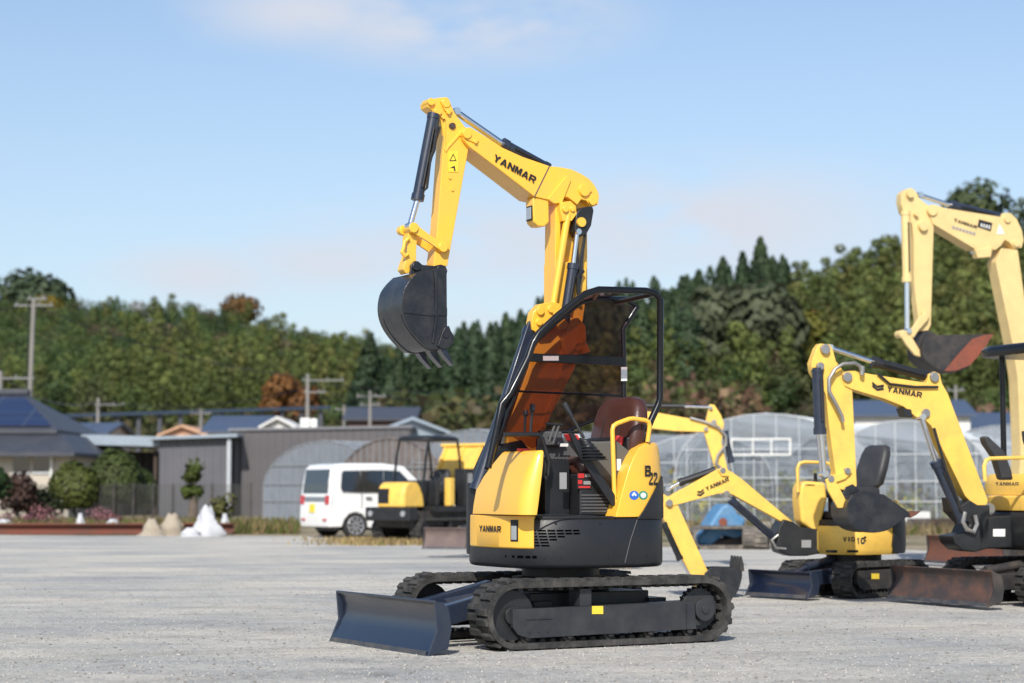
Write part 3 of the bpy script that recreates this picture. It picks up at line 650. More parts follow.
def wood(name, hill, n, label, pick, seedx=0, uu=None, tt=(0.1, 1.0), leaves=330, q=1.0):
    Vs = []; Ts = []; Ns = []; tv = MB()
    u0, u1 = uu or (hill.r[0][0], hill.r[-1][0])
    for i in range(n):
        t = tt[0]+(tt[1]-tt[0])*((i+.5)/n); u = u0+(u1-u0)*((i*.618034+random.random()*.012) % 1)
        kind, h, w = pick(u, t)
        if kind is None: continue
        p = hill.P(u, t); p.z -= .4
        nl = int(leaves*(1.0 if t > .75 or kind == 'cedar' else .8))
        c, nrm, s, sh = crown(kind if kind in ('cedar', 'bamboo') else 'broad', h, w, nl, 0, q)
        col = np.array(random.choice(CK[kind]))*random.uniform(.8, 1.3)
        V, T_ = leaf_quads(c, nrm, s, sh, col, p, .48); Vs.append(V); Ts.append(T_); Ns.append(LASTN)
        k = len(tv.v); tv.add([p+Vector((-.12, 0, -.3)), p+Vector((.12, 0, -.3)), p+Vector((.06, .1, h*.6)), p+Vector((-.06, .1, h*.6)), p+Vector((0, .2, -.3)), p+Vector((0, .16, h*.6))], [(0, 1, 2, 3), (1, 4, 5, 2), (4, 0, 3, 5)])
    V = np.concatenate(Vs); T_ = np.concatenate(Ts)
    o = mesh_quads(name, V, T_, NN=np.concatenate(Ns)); tag(o, label, 'woodland', kind='stuff')
    return o
def pickL(u, t):
    r_ = random.random()
    if t > .55: 
        k = 'broad' if r_ < .78 else 'cedar' if r_ < .81 else 'bamboo' if r_ < .97 else 'brown'
    else:
        k = 'bamboo' if r_ < (.8 if 120 < u < 350 else .45) else 'broad' if r_ < .985 else 'yellow'
    if u < 90 and t > .3: k = 'broad'
    if 258 < u < 325 and t < .20: return None, 0, 0
    h = random.uniform(7, 10.5); w = random.uniform(4.6, 7.8)
    if k == 'cedar': h, w = random.uniform(10, 14), random.uniform(4.5, 6)
    if k == 'bamboo': h, w = random.uniform(9, 13), random.uniform(4.5, 6.5)
    return k, h, w
def pickR(u, t):
    r_ = random.random()
    if 792 < u < 826 and t < .44: return None, 0, 0
    if 760 < u < 880 and t < .2 and r_ < .7: return None, 0, 0
    dark = u < 790 and t > .5+.12*math.sin(u*.03)
    if u < 560: k = 'cedar' if r_ < .85 else 'broad'
    elif dark: k = 'cedar' if r_ < .8 else 'broad'
    elif u > 780: k = 'bamboo' if r_ < .52 else 'broad' if r_ < .97 else 'yellow'
    else: k = 'broad' if r_ < .45 else 'bamboo' if r_ < .78 else 'brown' if r_ < .9 else 'yellow' if r_ < .96 else 'cedar'
    h = random.uniform(6, 9); w = random.uniform(3.8, 6.2)
    if k == 'cedar': h, w = random.uniform(9, 14), random.uniform(4.6, 7.2)
    if k == 'bamboo': h, w = random.uniform(8.5, 12), random.uniform(4, 6)
    if t < .18: h *= .55; w *= .7
    return k, h, w
wood('woodland', HL, 1420, 'mixed green wood covering the long low hill at the left', pickL, uu=(-330, 560), leaves=680)
wood('woodland', HR, 1200, 'dark cedar and bamboo wood covering the higher hill at the right', pickR, uu=(360, 1150), leaves=680)
# trees one can tell apart
def on(hill, u, t): 
    p = hill.P(u, t); p.z -= .3; return p
LAB = ['tall pointed dark cedar on the right hill skyline, highest of its row', 'pointed dark cedar on the skyline just left of the highest one', 'narrow cedar at the skyline above the canopy of the middle excavator',
       'slim cedar standing on the skyline left of the cedar row', 'broad-based cedar on the skyline right of the highest cedar', 'leftmost cedar of the skyline row on the right hill', 'cedar of middle height near the centre of the skyline row', 'small cedar on the skyline right of the canopy post of the largest excavator']
for i, (u, h, w) in enumerate(((762, 13.5, 5.4), (744, 12, 4.6), (683, 11, 4.4), (664, 9.5, 4.2), (786, 10.0, 4.8), (700, 11.2, 4.8), (724, 12.0, 4.8), (640, 9.5, 4.6))):
    tree('cedar', on(HR, u, .99), h*1.12, w*1.25, 1500, 'cedar_tree', LAB[i], 'tree', 'cedars on the skyline of the right hill', trunk=.1, limbs=0)
tree('broad', on(HL, 28, 1.0), 12.5, 21, 2300, 'broadleaf_tree', 'large spreading dark tree rising above the skyline at the far left', trunk=.3, limbs=7, col=(.06, .085, .045))
tree('autumn', on(HL, 282, .14), 11, 6.5, 2200, 'maple_tree', 'orange autumn tree on the left hill slope, left one of two', group='orange autumn trees on the left slope', col=(.22, .105, .035), trunk=.2)
tree('autumn', on(HL, 305, .13), 10, 5.5, 1700, 'maple_tree', 'orange autumn tree on the left hill slope, right one of two', group='orange autumn trees on the left slope', col=(.19, .09, .035), trunk=.2)
tree('autumn', on(HL, 238, .99), 11, 12, 1500, 'autumn_tree', 'brownish orange tree on the skyline of the left hill', col=(.15, .085, .03), trunk=.2)
tree('yellow', on(HL, 46, .97), 9, 8, 900, 'autumn_tree', 'yellow leaved tree beneath the big spreading tree at far left', col=(.24, .18, .03), trunk=.2)
tree('yellow', on(HR, 806, .40), 11, 7, 1500, 'autumn_tree', 'yellow green tree halfway up the right hill slope', col=(.16, .16, .03), trunk=.2)
tree('autumn', on(HR, 834, .60), 8, 6, 900, 'autumn_tree', 'small reddish orange tree halfway up the right hill', col=(.20, .08, .03), trunk=.2)
tree('broad', on(HR, 745, .36), 14, 13, 3800, 'broadleaf_tree', 'round grey green tree in front of the cedars, lower right hill', col=(.10, .115, .065), trunk=.2)
tree('broad', on(HR, 975, .98), 12, 13, 2600, 'broadleaf_tree', 'dark round tree on the skyline behind the tall pale boom', col=(.075, .10, .045), trunk=.2)
# ================================================================== MAIN EXCAVATOR
U = Fr(.34, 14.0, 27); T = Fr(.34, 14.0, 30)
mx = thing_fr('excavator', 'clean yellow mini excavator with brown seat, tinted canopy and raised boom, largest in the yard', 'excavator', U)
carbody(mx, T, 1.0, .43, .46, 'black')
track(mx, T, .985, .465, .42, .69, out=1, frame='frame_dark')
trf = track(mx, T, .985, .465, -.69, -.42, out=-1, frame='frame_dark')
bl = dozer_blade(mx, T, 1.385, .73, .005, .345, 'blade_blue', .45, .24, 'navy', .30)
# yellow sticker on the near side frame
decal(mx, T, rect(592, 606, 603, 614), .672, 'label_yellow', 'track_sticker')
# --- house
PA, PB, PN, PCX = .605, .60, 3.3, -.035
def plan(k, z, kx=None): return [U.P(x, y, z) for x, y in sup(PA*(kx or k), PB*k, PN, 72, PCX)]
mb = MB().loft([plan(.955, .525), plan(.985, .532), plan(1, .555), plan(1, .845), plan(.985, .858), plan(.95, .862)])
skirt = mb.build('body_skirt', 'black_plastic', mx, angle=50)
def out_pts(k, t0, t1, n=30):
    o = []
    for i in range(n+1):
        t = R(t0+(t1-t0)*i/n); c, s_ = math.cos(t), math.sin(t)
        o.append((PCX+PA*k*math.copysign(abs(c)**(2/PN), c), PB*k*math.copysign(abs(s_)**(2/PN), s_)))
    return o
def outline_y(x): return PB*max(0, 1-(abs((x-PCX)/PA))**PN)**(1/PN)
# vent slots and bolts on the skirt
vb = MB()
for r_ in range(6):
    n_ = [6, 6, 4, 3, 2, 2][r_]
    for c_ in range(n_):
        x0 = .50-.055*c_-.004*r_; z = .775-.020*r_
        x1 = x0-.045; vb.hexa([U.P(x0, outline_y(x0)+.0, z), U.P(x1, outline_y(x1)+0, z), U.P(x1, outline_y(x1)+.004, z), U.P(x0, outline_y(x0)+.004, z), U.P(x0, outline_y(x0), z+.010), U.P(x1, outline_y(x1), z+.010), U.P(x1, outline_y(x1)+.004, z+.010), U.P(x0, outline_y(x0)+.004, z+.010)])
vb.build('vent_slots', 'void', skirt); vb = MB()
for c_ in range(4):
    x0 = .56-.03*c_; x1 = x0-.02
    vb.hexa([U.P(x, outline_y(x)+d, z) for z in (.595, .612) for x, d in ((x0, 0), (x1, 0), (x1, .005), (x0, .005))])
pass
vb.build('vent_slots', 'void', skirt)
# --- front bumper panel (yellow) hugging the rounded front
def shell(parent, name, mat, levels, t0, t1, thick=.035, n=26, bevel=.006):
    loops = []
    for z, k in levels:
        a = out_pts(k, t0, t1, n); b_ = out_pts(k-thick/.6, t0, t1, n)
        loops.append([U.P(x, y, z) for x, y in a]+[U.P(x, y, z) for x, y in reversed(b_)])
    return MB().loft(loops).build(name, mat, parent, bevel=bevel, angle=40)
fb = shell(mx, 'front_bumper', 'yellow', [(.655, 1.0), (.665, 1.014), (.80, 1.016), (.878, 1.012)], -18, 44)
# lamp recess and lamp in the bumper
def on_front(parent, name, mat, s0, s1, z0, z1, k, d):
    a = out_pts(k, s0, s1, 6); b_ = out_pts(k+d, s0, s1, 6)
    return MB().loft([[U.P(x, y, z) for x, y in a]+[U.P(x, y, z) for x, y in reversed(b_)] for z in (z0, z1)]).build(name, mat, parent, bevel=.003)
lr = on_front(fb, 'lamp_recess', 'ink', 20.4, 28.5, .705, .85, 1.012, .010)
on_front(lr, 'headlight', 'lens', 21.5, 27.2, .715, .81, 1.020, .010)
# YANMAR on the bumper, wrapped on its curve
def wrap_text(parent, txt, t0, t1, z, h, k, mat='ink'):
    path = out_pts(k, t0, t1, 80); L = [0]
    for i in range(80): L.append(L[-1]+math.dist(path[i], path[i+1]))
    vs, fs = text_mesh(txt, .03); o = []
    for x, yy in vs:
        s_ = x*L[-1]; i = min(79, max(j for j in range(81) if L[j] <= s_+1e-9)); f_ = (s_-L[i])/max(1e-9, L[i+1]-L[i])
        o.append(U.P(path[i][0]+(path[i+1][0]-path[i][0])*f_, path[i][1]+(path[i+1][1]-path[i][1])*f_, z+h*yy))
    return MB().add(o, fs).build('lettering', mat, parent)
wrap_text(fb, 'YANMAR', -3, 10.5, .765, .042, 1.024)
# --- front hood
def hood_loop(z, xf, yn, yf, xb, r=.13):
    pts = []
    for i in range(9):      # near front corner
        t = math.pi/2*(1-i/8); pts.append((xf-r+r*math.cos(t), yn-r+r*math.sin(t)))
    for i in range(6): pts.append((xf-.03*((i+1)/6)**2, yn-r-(yn-r-yf)*(i+1)/6))
    pts += [(xb, yf), (xb, yn)]
    return [U.P(x, y, z) for x, y in pts]
hl_ = []
for z, xf, yn, yf, xb, r in ((.883, .60, .60, -.24, .50, .095), (.95, .597, .60, -.23, .49, .10), (1.05, .582, .598, -.22, .475, .10), (1.14, .555, .592, -.16, .46, .09), (1.22, .52, .582, -.10, .445, .07), (1.28, .49, .57, -.05, .435, .05), (1.305, .475, .562, -.03, .43, .04), (1.315, .455, .55, -.01, .43, .02)):
    hl_.append(hood_loop(z, xf, yn, yf, xb, r))
# the hood's rear edge follows a forward-leaning curve
hood = MB().loft(hl_).build('front_hood', 'yellow', mx, bevel=.006, angle=50)
decal(hood, U, rect(517, 448.5, 530, 451.5), .30, 'label_red', 'warning_label')
for k, (x, z) in enumerate(((.40, .60), (.30, .60), (-.05, .60), (-.36, .60), (.34, .83), (.02, .83))):
    MB().tube([U.P(x, outline_y(x)-.01, z), U.P(x, outline_y(x)+.005, z)], .009, 8).build('bolt', 'black', skirt)
MB().tube([U.P(.505, .604, .884), U.P(.30, .606, .884), U.P(-.10, .602, .866)], .005, 6).build('edge_trim', 'black', skirt)
# --- floor, steps, inner tub
MB().loft([plan(.93, .862), plan(.93, .874)]).build('floor_plate', 'black', mx)
tub = MB().box(U, .10, .30, -.02, .33, .87, 1.26)
tub.build('front_console', 'black_plastic', mx, bevel=.015)
# --- rear cover (yellow) with rising front edge
def cut_plan(k, xb, z, m=40, kx=1):
    pts = [p for p in sup(PA*k*kx, PB*k, PN, 120, PCX) if p[0] < xb]
    # resample to m points in order, near side to far side
    pts = sorted(pts, key=lambda p: -math.atan2(p[1], -(p[0]-PCX)))
    y = PB*k*max(0, 1-(abs((xb-PCX)/(PA*k*kx)))**PN)**(1/PN)
    pts = [(xb, y)]+pts+[(xb, -y)]
    L = [0]
    for i in range(len(pts)-1): L.append(L[-1]+math.dist(pts[i], pts[i+1]))
    o = []
    for j in range(m):
        s_ = L[-1]*j/(m-1); i = 0
        while i < len(L)-2 and L[i+1] < s_: i += 1
        f_ = (s_-L[i])/max(1e-9, L[i+1]-L[i]); o.append(U.P(pts[i][0]+(pts[i+1][0]-pts[i][0])*f_, pts[i][1]+(pts[i+1][1]-pts[i][1])*f_, z))
    return o
rc = MB().loft([cut_plan(k, xb, z) for k, xb, z in ((.995, -.10, .866), (.998, -.135, .98), (.994, -.175, 1.10), (.986, -.215, 1.20), (.976, -.26, 1.28), (.966, -.305, 1.335), (.955, -.36, 1.365), (.935, -.42, 1.38))])
rcv = rc.build('engine_cover', 'yellow', mx, bevel=.006, angle=50)
rb = MB().loft([cut_plan(k, xb, z) for k, xb, z in ((1.006, -.265, .850), (1.014, -.28, .862), (1.014, -.325, .91), (1.014, -.375, .975), (1.014, -.425, 1.035), (1.013, -.475, 1.09), (1.010, -.545, 1.145))])
rb.build('counterweight_cover', 'black_plastic', mx, bevel=.005, angle=50)
MB().tube([U.P(-.27, outline_y(-.27)+.004, .848), U.P(-.21, outline_y(-.21)+.004, .70), U.P(-.17, outline_y(-.17)+.002, .56)], .004, 6).build('panel_seam', 'console_grey', skirt)
# badge and stickers on the cover
def ycov(u, v):      # walk the near plane until it meets the cover
    return .575
def on_cover(u, v, off):
    """point of the rear cover under an image point, lifted off its surface"""
    y = .58
    for _ in range(14):
        x, z = U.py(u, v, y); k = .9935 if z < 1.1 else .99
        y = .5*y+.5*PB*k*max(1e-4, 1-min(.99, abs((x-PCX)/(PA*k))**PN))**(1/PN)
    return U.P(x-(.3*off if x < -.5 else 0), y+off, z)
def cover_patch(pts, mat, name, off=.004):
    a = [on_cover(u, v, off) for u, v in pts]; b_ = [on_cover(u, v, off-.004) for u, v in pts]; n = len(pts)
    return MB().add(a+b_, [tuple(range(n)), tuple(range(n, 2*n))]+[(i, (i+1) % n, n+(i+1) % n, n+i) for i in range(n)]).build(name, mat, rcv)
def cover_text(txt, u0, v0, w, h, mat='ink'):
    vs, fs = text_mesh(txt)
    MB().add([on_cover(u0+w*x, v0-h*yy, .005) for x, yy in vs], fs).build('badge', mat, rcv)
cover_text('B', 644.6, 476.5, 6.2, 11); cover_text('22', 648.6, 485, 8.6, 12.5)
cover_patch(ring(633.8, 495.3, 4.7), 'label_blue', 'round_sticker'); cover_patch(ring(643, 495.3, 4.5), 'label_green', 'round_sticker')
cover_patch(ring(643, 495.3, 2.8), 'label_white', 'round_sticker', .006)
cover_patch([(631.2, 495), (633.8, 491.8), (636.4, 495), (635, 496.4), (633.8, 494.6), (632.6, 496.4)], 'label_white', 'sticker_mark', .006)
# --- handrail
def trace(fr, pts, y): return [fr.P(x, y, z) for x, z in fr.tr(pts, y)]
MB().tube(trace(U, [(615, 515), (612.4, 430), (613.5, 426), (617, 423.5), (629, 419), (633, 418.6), (645, 420.2), (648.5, 422), (649.6, 426), (647.5, 442)], .53), .016, 12).build('handrail', 'yellow', mx)
# --- battery box under the seat, with labels
bb = MB().box(U, -.16, .10, .18, .46, .874, 1.16).build('battery_box', 'black_plastic', mx, bevel=.015)
gr = MB()
for i in range(6): gr.box(U, -.15, .09, .46, .466, .90+.022*i, .911+.022*i)
gr.build('grille_slats', 'console_grey', bb)
decal(bb, U, rect(559.5, 472.5, 566.5, 489), .462, 'label_grey', 'label'); 
decal(bb, U, rect(577, 473, 591, 489), .462, 'ink', 'label')
for (u, v, a, b_) in ((578, 473.5, 584, 478), (585, 474, 590.5, 477), (578, 480, 582, 484), (583.5, 481, 590.5, 484.5), (578.5, 486, 590, 488)):
    decal(bb, U, rect(u, v, a, b_), .466, 'label_red' if (u < 580) else 'label_grey', 'label')
# --- seat
sc_ = MB()
def rrect(w, h, r, n=5):
    o = []
    for cx, cy, a0 in ((w-r, h-r, 0), (-w+r, h-r, 90), (-w+r, -h+r, 180), (w-r, -h+r, 270)):
        for i in range(n+1):
            t = R(a0+90*i/n); o.append((cx+r*math.cos(t), cy+r*math.sin(t)))
    return o
SY = .17
loops = []
for x, w, zc, hh in ((.06, .18, 1.20, .035), (.04, .20, 1.205, .055), (.00, .225, 1.21, .07), (-.12, .23, 1.215, .07), (-.26, .22, 1.22, .06)):
    loops.append([U.P(x, SY+a, zc+b_) for a, b_ in rrect(w, hh, hh*.8)])
sc_.loft(loops); seat = sc_.build('seat', 'seat_brown', mx, angle=60)
sb = MB(); loops = []
for z, xx, w, th in ((1.22, -.32, .20, .045), (1.27, -.33, .29, .058), (1.40, -.36, .315, .066), (1.52, -.385, .31, .066), (1.62, -.405, .28, .058), (1.675, -.415, .23, .048), (1.70, -.42, .15, .03)):
    loops.append([U.P(xx+b_*1, SY+a, z) for a, b_ in rrect(w, th, th*.85)])
sb.loft(loops); bk = sb.build('backrest', 'seat_brown', mx, angle=60)
for y in (-.11, .11):
    MB().tube([U.P(-.272, SY+y, 1.28), U.P(-.295, SY+y*1.1, 1.40), U.P(-.32, SY+y*1.05, 1.52), U.P(-.355, SY+y*.8, 1.62)], .006, 6).build('seam', 'ink', bk)
MB().box(U, -.2, .1, SY-.2, SY+.2, 1.0, 1.15).build('seat_base', 'black_plastic', mx, bevel=.02)
MB().box(U, -.45, -.28, -.15, .45, 1.30, 1.42).build('rear_ledge', 'black_plastic', mx, bevel=.02)
bs = MB().tube([U.P(-.24, .38, 1.22), U.P(-.23, .40, 1.32), U.P(-.25, .40, 1.42)], .028, 8); bs.build('seat_belt', 'label_red', mx)
# --- left console with boot and lever
cp = U.tr([(569, 433), (575, 435), (590, 441), (601, 441.5), (618, 440.5), (632, 452), (624, 484), (614, 487), (604, 480), (578, 447)], .47)
con = MB().prism(U, cp, .36, .46).build('side_console', 'grey_plastic', mx, bevel=.018, seg=3)
MB().prism(U, U.tr([(568.5, 432), (574, 433.5), (592, 462), (620, 502), (618, 508), (611, 505), (580, 458)], .54), .525, .545).build('console_trim', 'black_plastic', con, bevel=.005)
decal(con, U, rect(616.3, 459, 620.8, 470.5), .461, 'label_white', 'label')
MB().prism(U, U.tr([(571, 433.5), (578, 435), (580, 440), (574, 441)], .53), .42, .534).build('lock_lever', 'label_red', con, bevel=.008)
MB().prism(U, U.tr([(574, 434), (583, 435), (584, 438), (577, 438)], .51), .41, .50).build('label', 'label_white', con, bevel=.003)
p0 = U.P(*(lambda q: (q[0], .555, q[1]))(U.py(595, 460, .555))); p1 = U.P(*(lambda q: (q[0], .54, q[1]))(U.py(584, 438, .54))); p2 = U.P(*(lambda q: (q[0], .46, q[1]))(U.py(564, 403, .46)))
bo = MB(); dd = p1-p0
for i in range(7):
    for k, r_ in ((i/7, .085-.0085*i), ((i+.5)/7, .072-.0085*i)):
        pass
bo.loft([[p0+dd*k+Vector((0, 0, 0))+(U.f*math.cos(2*math.pi*j/16)+U.l*math.sin(2*math.pi*j/16))*rr for j in range(16)] for k, rr in sum([[(i/7, .100-.0105*i), ((i+.6)/7, .078-.0088*i)] for i in range(7)], [])])
bo.build('lever_boot', 'black_plastic', con, angle=80)
MB().tube([p1, p1+(p2-p1)*.68], .010, 8).tube([p1+(p2-p1)*.60, p1+(p2-p1)*.72, p2], .013, 10, r1=.021).build('control_lever', 'black', mx)
# right console and lever, travel levers
rc2 = MB().box(U, -.25, .12, -.16, -.06, 1.0, 1.42).build('side_console', 'console_grey', mx, bevel=.02)
MB().box(U, -.02, .14, -.06, .0, 1.36, 1.46).build('instrument_panel', 'console_grey', mx, bevel=.012)
decal(mx, U, rect(560, 443.5, 568, 446.5), .02, 'label_white', 'label')
bl_ = lambda u, v, y: (lambda q: U.P(q[0], y, q[1]))(U.py(u, v, y))
tooth_lever(mx, U, bl_(530.5, 434, .2), bl_(532.6, 404, .2), .012, .026)
tooth_lever(mx, U, bl_(524.5, 434, .05), bl_(525.6, 410, .05), .012, .024)
MB().tube([bl_(504, 434.5, .40), bl_(538, 434.5, .40), bl_(542, 438, .40), bl_(549, 462, .40), bl_(547.5, 476, .40)], .016, 10).build('guard_rail', 'black', mx)
for (a, b_) in (((549, 442), (555, 424.5)), ((553, 444), (559, 425.5))): MB().tube([bl_(*a, .1), bl_(*b_, .1)], .009, 8).build('pedal_lever', 'console_grey', mx)
MB().tube([bl_(546, 424, .1), bl_(562, 425, .1)], .011, 8).build('pedal_lever', 'black', mx)
for i in range(7): MB().box(U, .10+.028*i, .122+.028*i, .05, .30, 1.262, 1.275).build('foot_tread', 'console_grey', mx) if i < 6 else None
MB().box(U, -.2, .1, -.16, -.04, 1.45, 1.47).build('armrest', 'black_plastic', mx, bevel=.01)
# --- canopy
NY, FY = .45, -.12
near = [(488, 468), (492, 450), (497.5, 424), (501.5, 404), (510, 394), (519, 376), (528, 358), (533, 343), (539, 333), (556, 317), (576.3, 300.4), (585, 294), (598.8, 289.6), (646.2, 290.8), (656, 293.5), (660.4, 300), (660, 398), (658, 405), (650.7, 421), (643, 441)]
nfr = MB().tube(trace(U, near, NY), .024, 12).build('canopy_frame', 'gloss_black', mx, angle=50)
MB().tube(trace(U, [(486, 470), (499, 436), (507, 410), (514, 396)], NY-.03), .016, 10).build('canopy_brace', 'gloss_black', nfr)
fn = [(p[0], p[1]) for p in U.tr(near, NY)]
# far frame: same section shape, ends in a cranked rear post
far_xz = fn[2:14]+[(-.66, 2.385)]
fpost = U.tr([(637, 307), (622.8, 329), (623.6, 355.7), (623.6, 404), (622, 432)], FY)
FS = -.28
far_xz = [(a+FS, z) for a, z in fn[2:13]]+[(-.60, 2.43)]+fpost
MB().tube([U.P(x, FY, z) for x, z in far_xz], .020, 12).build('canopy_frame', 'gloss_black', mx, angle=50)
cb = MB()
for i in (12, 14): cb.tube([U.P(fn[i][0], NY, fn[i][1]), U.P(fn[i][0]+(FS if i == 12 else 0), FY, fn[i][1] if i == 12 else 2.40)], .018, 10)
cb.build('roof_crossbar', 'gloss_black', mx)
# roof panel of tinted sheet between the frames, with pressed ribs
FSI = lambda i: FS if i < 13 else -.03
idx = [7, 8, 9, 10, 11, 12, 13]
vs = []
for i in idx: vs += [U.P(fn[i][0], NY-.01, fn[i][1]+.012), U.P(fn[i][0], FY+.01, fn[i][1]+.012)]
lo = [[U.P(fn[i][0], NY-.01, fn[i][1]+.008), U.P(fn[i][0]+FSI(i), FY+.01, fn[i][1]+.008), U.P(fn[i][0]+FSI(i), FY+.01, fn[i][1]+.014), U.P(fn[i][0], NY-.01, fn[i][1]+.014)] for i in idx]
rp = MB().loft(lo).build('roof_panel', 'tinted', mx)
rb_ = MB()
for y in (.05, .28):
    rb_.tube([U.P(fn[i][0]+FS*(NY-y)/.57, y, fn[i][1]+.002) for i in (9, 10, 11, 12)], .008, 6)
rb_.build('roof_rib', 'house_brown', rp)
# front windscreen (below the roof curve) and right-hand side glass
lo = [[U.P(fn[i][0], NY-.02, fn[i][1]), U.P(fn[i][0]+FS, FY+.02, fn[i][1]), U.P(fn[i][0]+FS-.006, FY+.02, fn[i][1]), U.P(fn[i][0]-.006, NY-.02, fn[i][1])] for i in (3, 4, 5, 6, 7)]
MB().loft(lo).build('windscreen', 'tinted', mx)
side = [(fn[i][0]+FS, fn[i][1]-.01) for i in (3, 5, 7, 9, 10, 12)]+[(-.58, 2.40)]+U.tr([(638, 308), (622.8, 330), (623, 356)], FY)
zb = U.py(575, 360, FY)[1]
top_ = [p for p in side if p[1] > zb]
xl = fn[6][0]+FS
MB().prism(U, [(xl, zb)]+top_+[(fpost[2][0], zb)], FY-.003, FY+.003).build('side_window', 'tinted', mx)
lowp = U.tr([(623.5, 366), (623.5, 414), (600, 418), (567, 430)], FY)
MB().prism(U, [(xl, zb-.02), lowp[0], lowp[1], lowp[2], lowp[3], (.44+FS, 1.34), (fn[2][0]+FS, fn[2][1]), (fn[4][0]+FS, fn[4][1])], FY-.003, FY+.003).build('side_window', 'tinted', mx)
wb = MB().prism(U, U.tr([(529, 353.2), (624, 357), (624, 366), (529, 361.5)], FY+.03), FY+.008, FY+.04).build('window_bar', 'gloss_black', mx, bevel=.004)
decal(wb, U, rect(543, 356, 558.5, 360.6), FY+.041, 'label_white', 'label')
MB().tube([bl_(517, 391.2, FY), bl_(623, 396, FY)], .008, 8).build('window_bar', 'gloss_black', mx)
MB().tube([bl_(567, 431, FY), bl_(600, 418, FY), bl_(624, 412, FY)], .012, 8).build('window_bar', 'gloss_black', mx)
decal(mx, U, rect(621, 367, 627, 381), FY+.03, 'label_white', 'label')
# --- boom assembly: y-near -.27, about 0.17 wide
BY = -.27; BW = .17
# boom foot and swing post
ft = MB().prism(U, U.tr([(486, 520), (486, 470), (497, 445), (520, 440), (545, 470), (548, 520)], BY), BY-.22, BY+.03)
ft.tube([U.P(.42, -.37, .6), U.P(.42, -.37, 1.1)], .12, 20)
ft.build('boom_mount', 'black', mx, bevel=.01)
lowb = U.tr([(556, 262), (587, 262), (586, 300), (580, 340), (575, 368), (547, 424), (531, 470), (500, 470), (507, 424), (529, 367), (532, 345), (542, 322), (556, 300)], BY)
bm_ = MB().prism(U, lowb, BY-BW-.02, BY)
bo_ = bm_.build('boom', 'yellow', mx, bevel=.006)
x_ = U.tr([(523, 440), (556, 340), (560, 335)], BY)
MB().prism(U, U.tr([(540, 428), (560, 372), (563, 330), (568, 330), (566, 372), (545, 428)], BY), BY, BY+.012).build('weld_rib', 'yellow', bo_, bevel=.003)
# bracket with knuckle half way
kn = MB().prism(U, U.tr([(531, 322), (533, 312), (540, 304), (552, 302), (560, 304), (562, 312), (556, 325), (548, 333), (538, 334), (532, 330)], BY+.06), BY-.02, BY+.07)
for u, v, r_ in ((541, 311, .03), (552, 309, .028), (556, 313, .022), (540, 322, .026)): kn.pin(U, u, v, BY, BY+.09, r_)
kn.build('boom_knuckle', 'yellow', bo_, bevel=.006)
kn = MB()
kn.prism(U, U.tr([(566, 356), (563, 340), (570, 318), (578, 318), (585, 326), (586, 342), (590, 352), (582, 354)], BY+.05), BY, BY+.06)
kn.pin(U, 563, 324, BY, BY+.09, .04).pin(U, 579, 347, BY, BY+.08, .03)
kn.build('boom_knuckle', 'yellow', bo_, bevel=.006)
# upper link column, offset linkage
c1 = MB().prism(U, U.tr([(553, 198), (586, 202), (587.5, 240), (587.5, 300), (556, 300), (556, 262), (557, 225)], BY-.05), BY-BW-.02, BY-.05)
c1.prism(U, U.tr([(556, 200), (561, 202), (561, 306), (555, 306)], BY), BY-BW, BY-.005)
c1.build('link_column', 'yellow', mx, bevel=.006)
lk = MB().tube([bl_(568, 214, BY+.03), bl_(562, 250, BY+.03), bl_(553, 306, BY+.03)], .026, 12)
lk.prism(U, U.tr([(560, 208), (562, 202), (571, 201), (576, 206), (577, 214), (572, 221), (563, 221)], BY+.05), BY-.03, BY+.05).pin(U, 566, 209, BY, BY+.07, .024).pin(U, 573, 209, BY, BY+.065, .02)
lk.build('offset_link', 'yellow', mx, bevel=.005)
ram(mx, U, (565, 318), (573, 265), (577, 232), BY+.04, .036)
sw = MB().prism(U, U.tr([(575, 213), (580, 208), (591, 206), (592.5, 211), (590, 226), (585, 235), (576, 238), (572.5, 231)], BY+.03), BY-.03, BY+.055)
sw.build('hose_clamp', 'black', mx, bevel=.012)
MB().pin(U, 582, 222, BY+.02, BY+.075, .035).build('pin', 'yellow', mx)
hs = MB()
for k, (a, b_, c_) in enumerate((((589, 208), (583, 250), (580, 285)), ((586, 230), (579.5, 262), (578, 300)), ((577, 236), (577.5, 258), (577, 280)))):
    hs.tube([bl_(*a, BY+.02+.01*k), bl_(*b_, BY+.03), bl_(*c_, BY+.03)], .010, 8)
hs.tube([bl_(583, 271, BY+.03), bl_(578, 276, BY+.05), bl_(579, 300, BY+.05)], .016, 8)
hs.build('hydraulic_hose', 'black', mx)
# lift cylinder in front of the boom
ram(mx, U, (478, 488), (531, 330), (538, 318), BY-.02, .052)
MB().prism(U, U.tr([(528.5, 322), (534, 318), (538, 322), (502, 420), (494, 440), (490, 440)], BY+.045), BY+.02, BY+.05).build('cylinder_guard', 'navy', mx, bevel=.008)
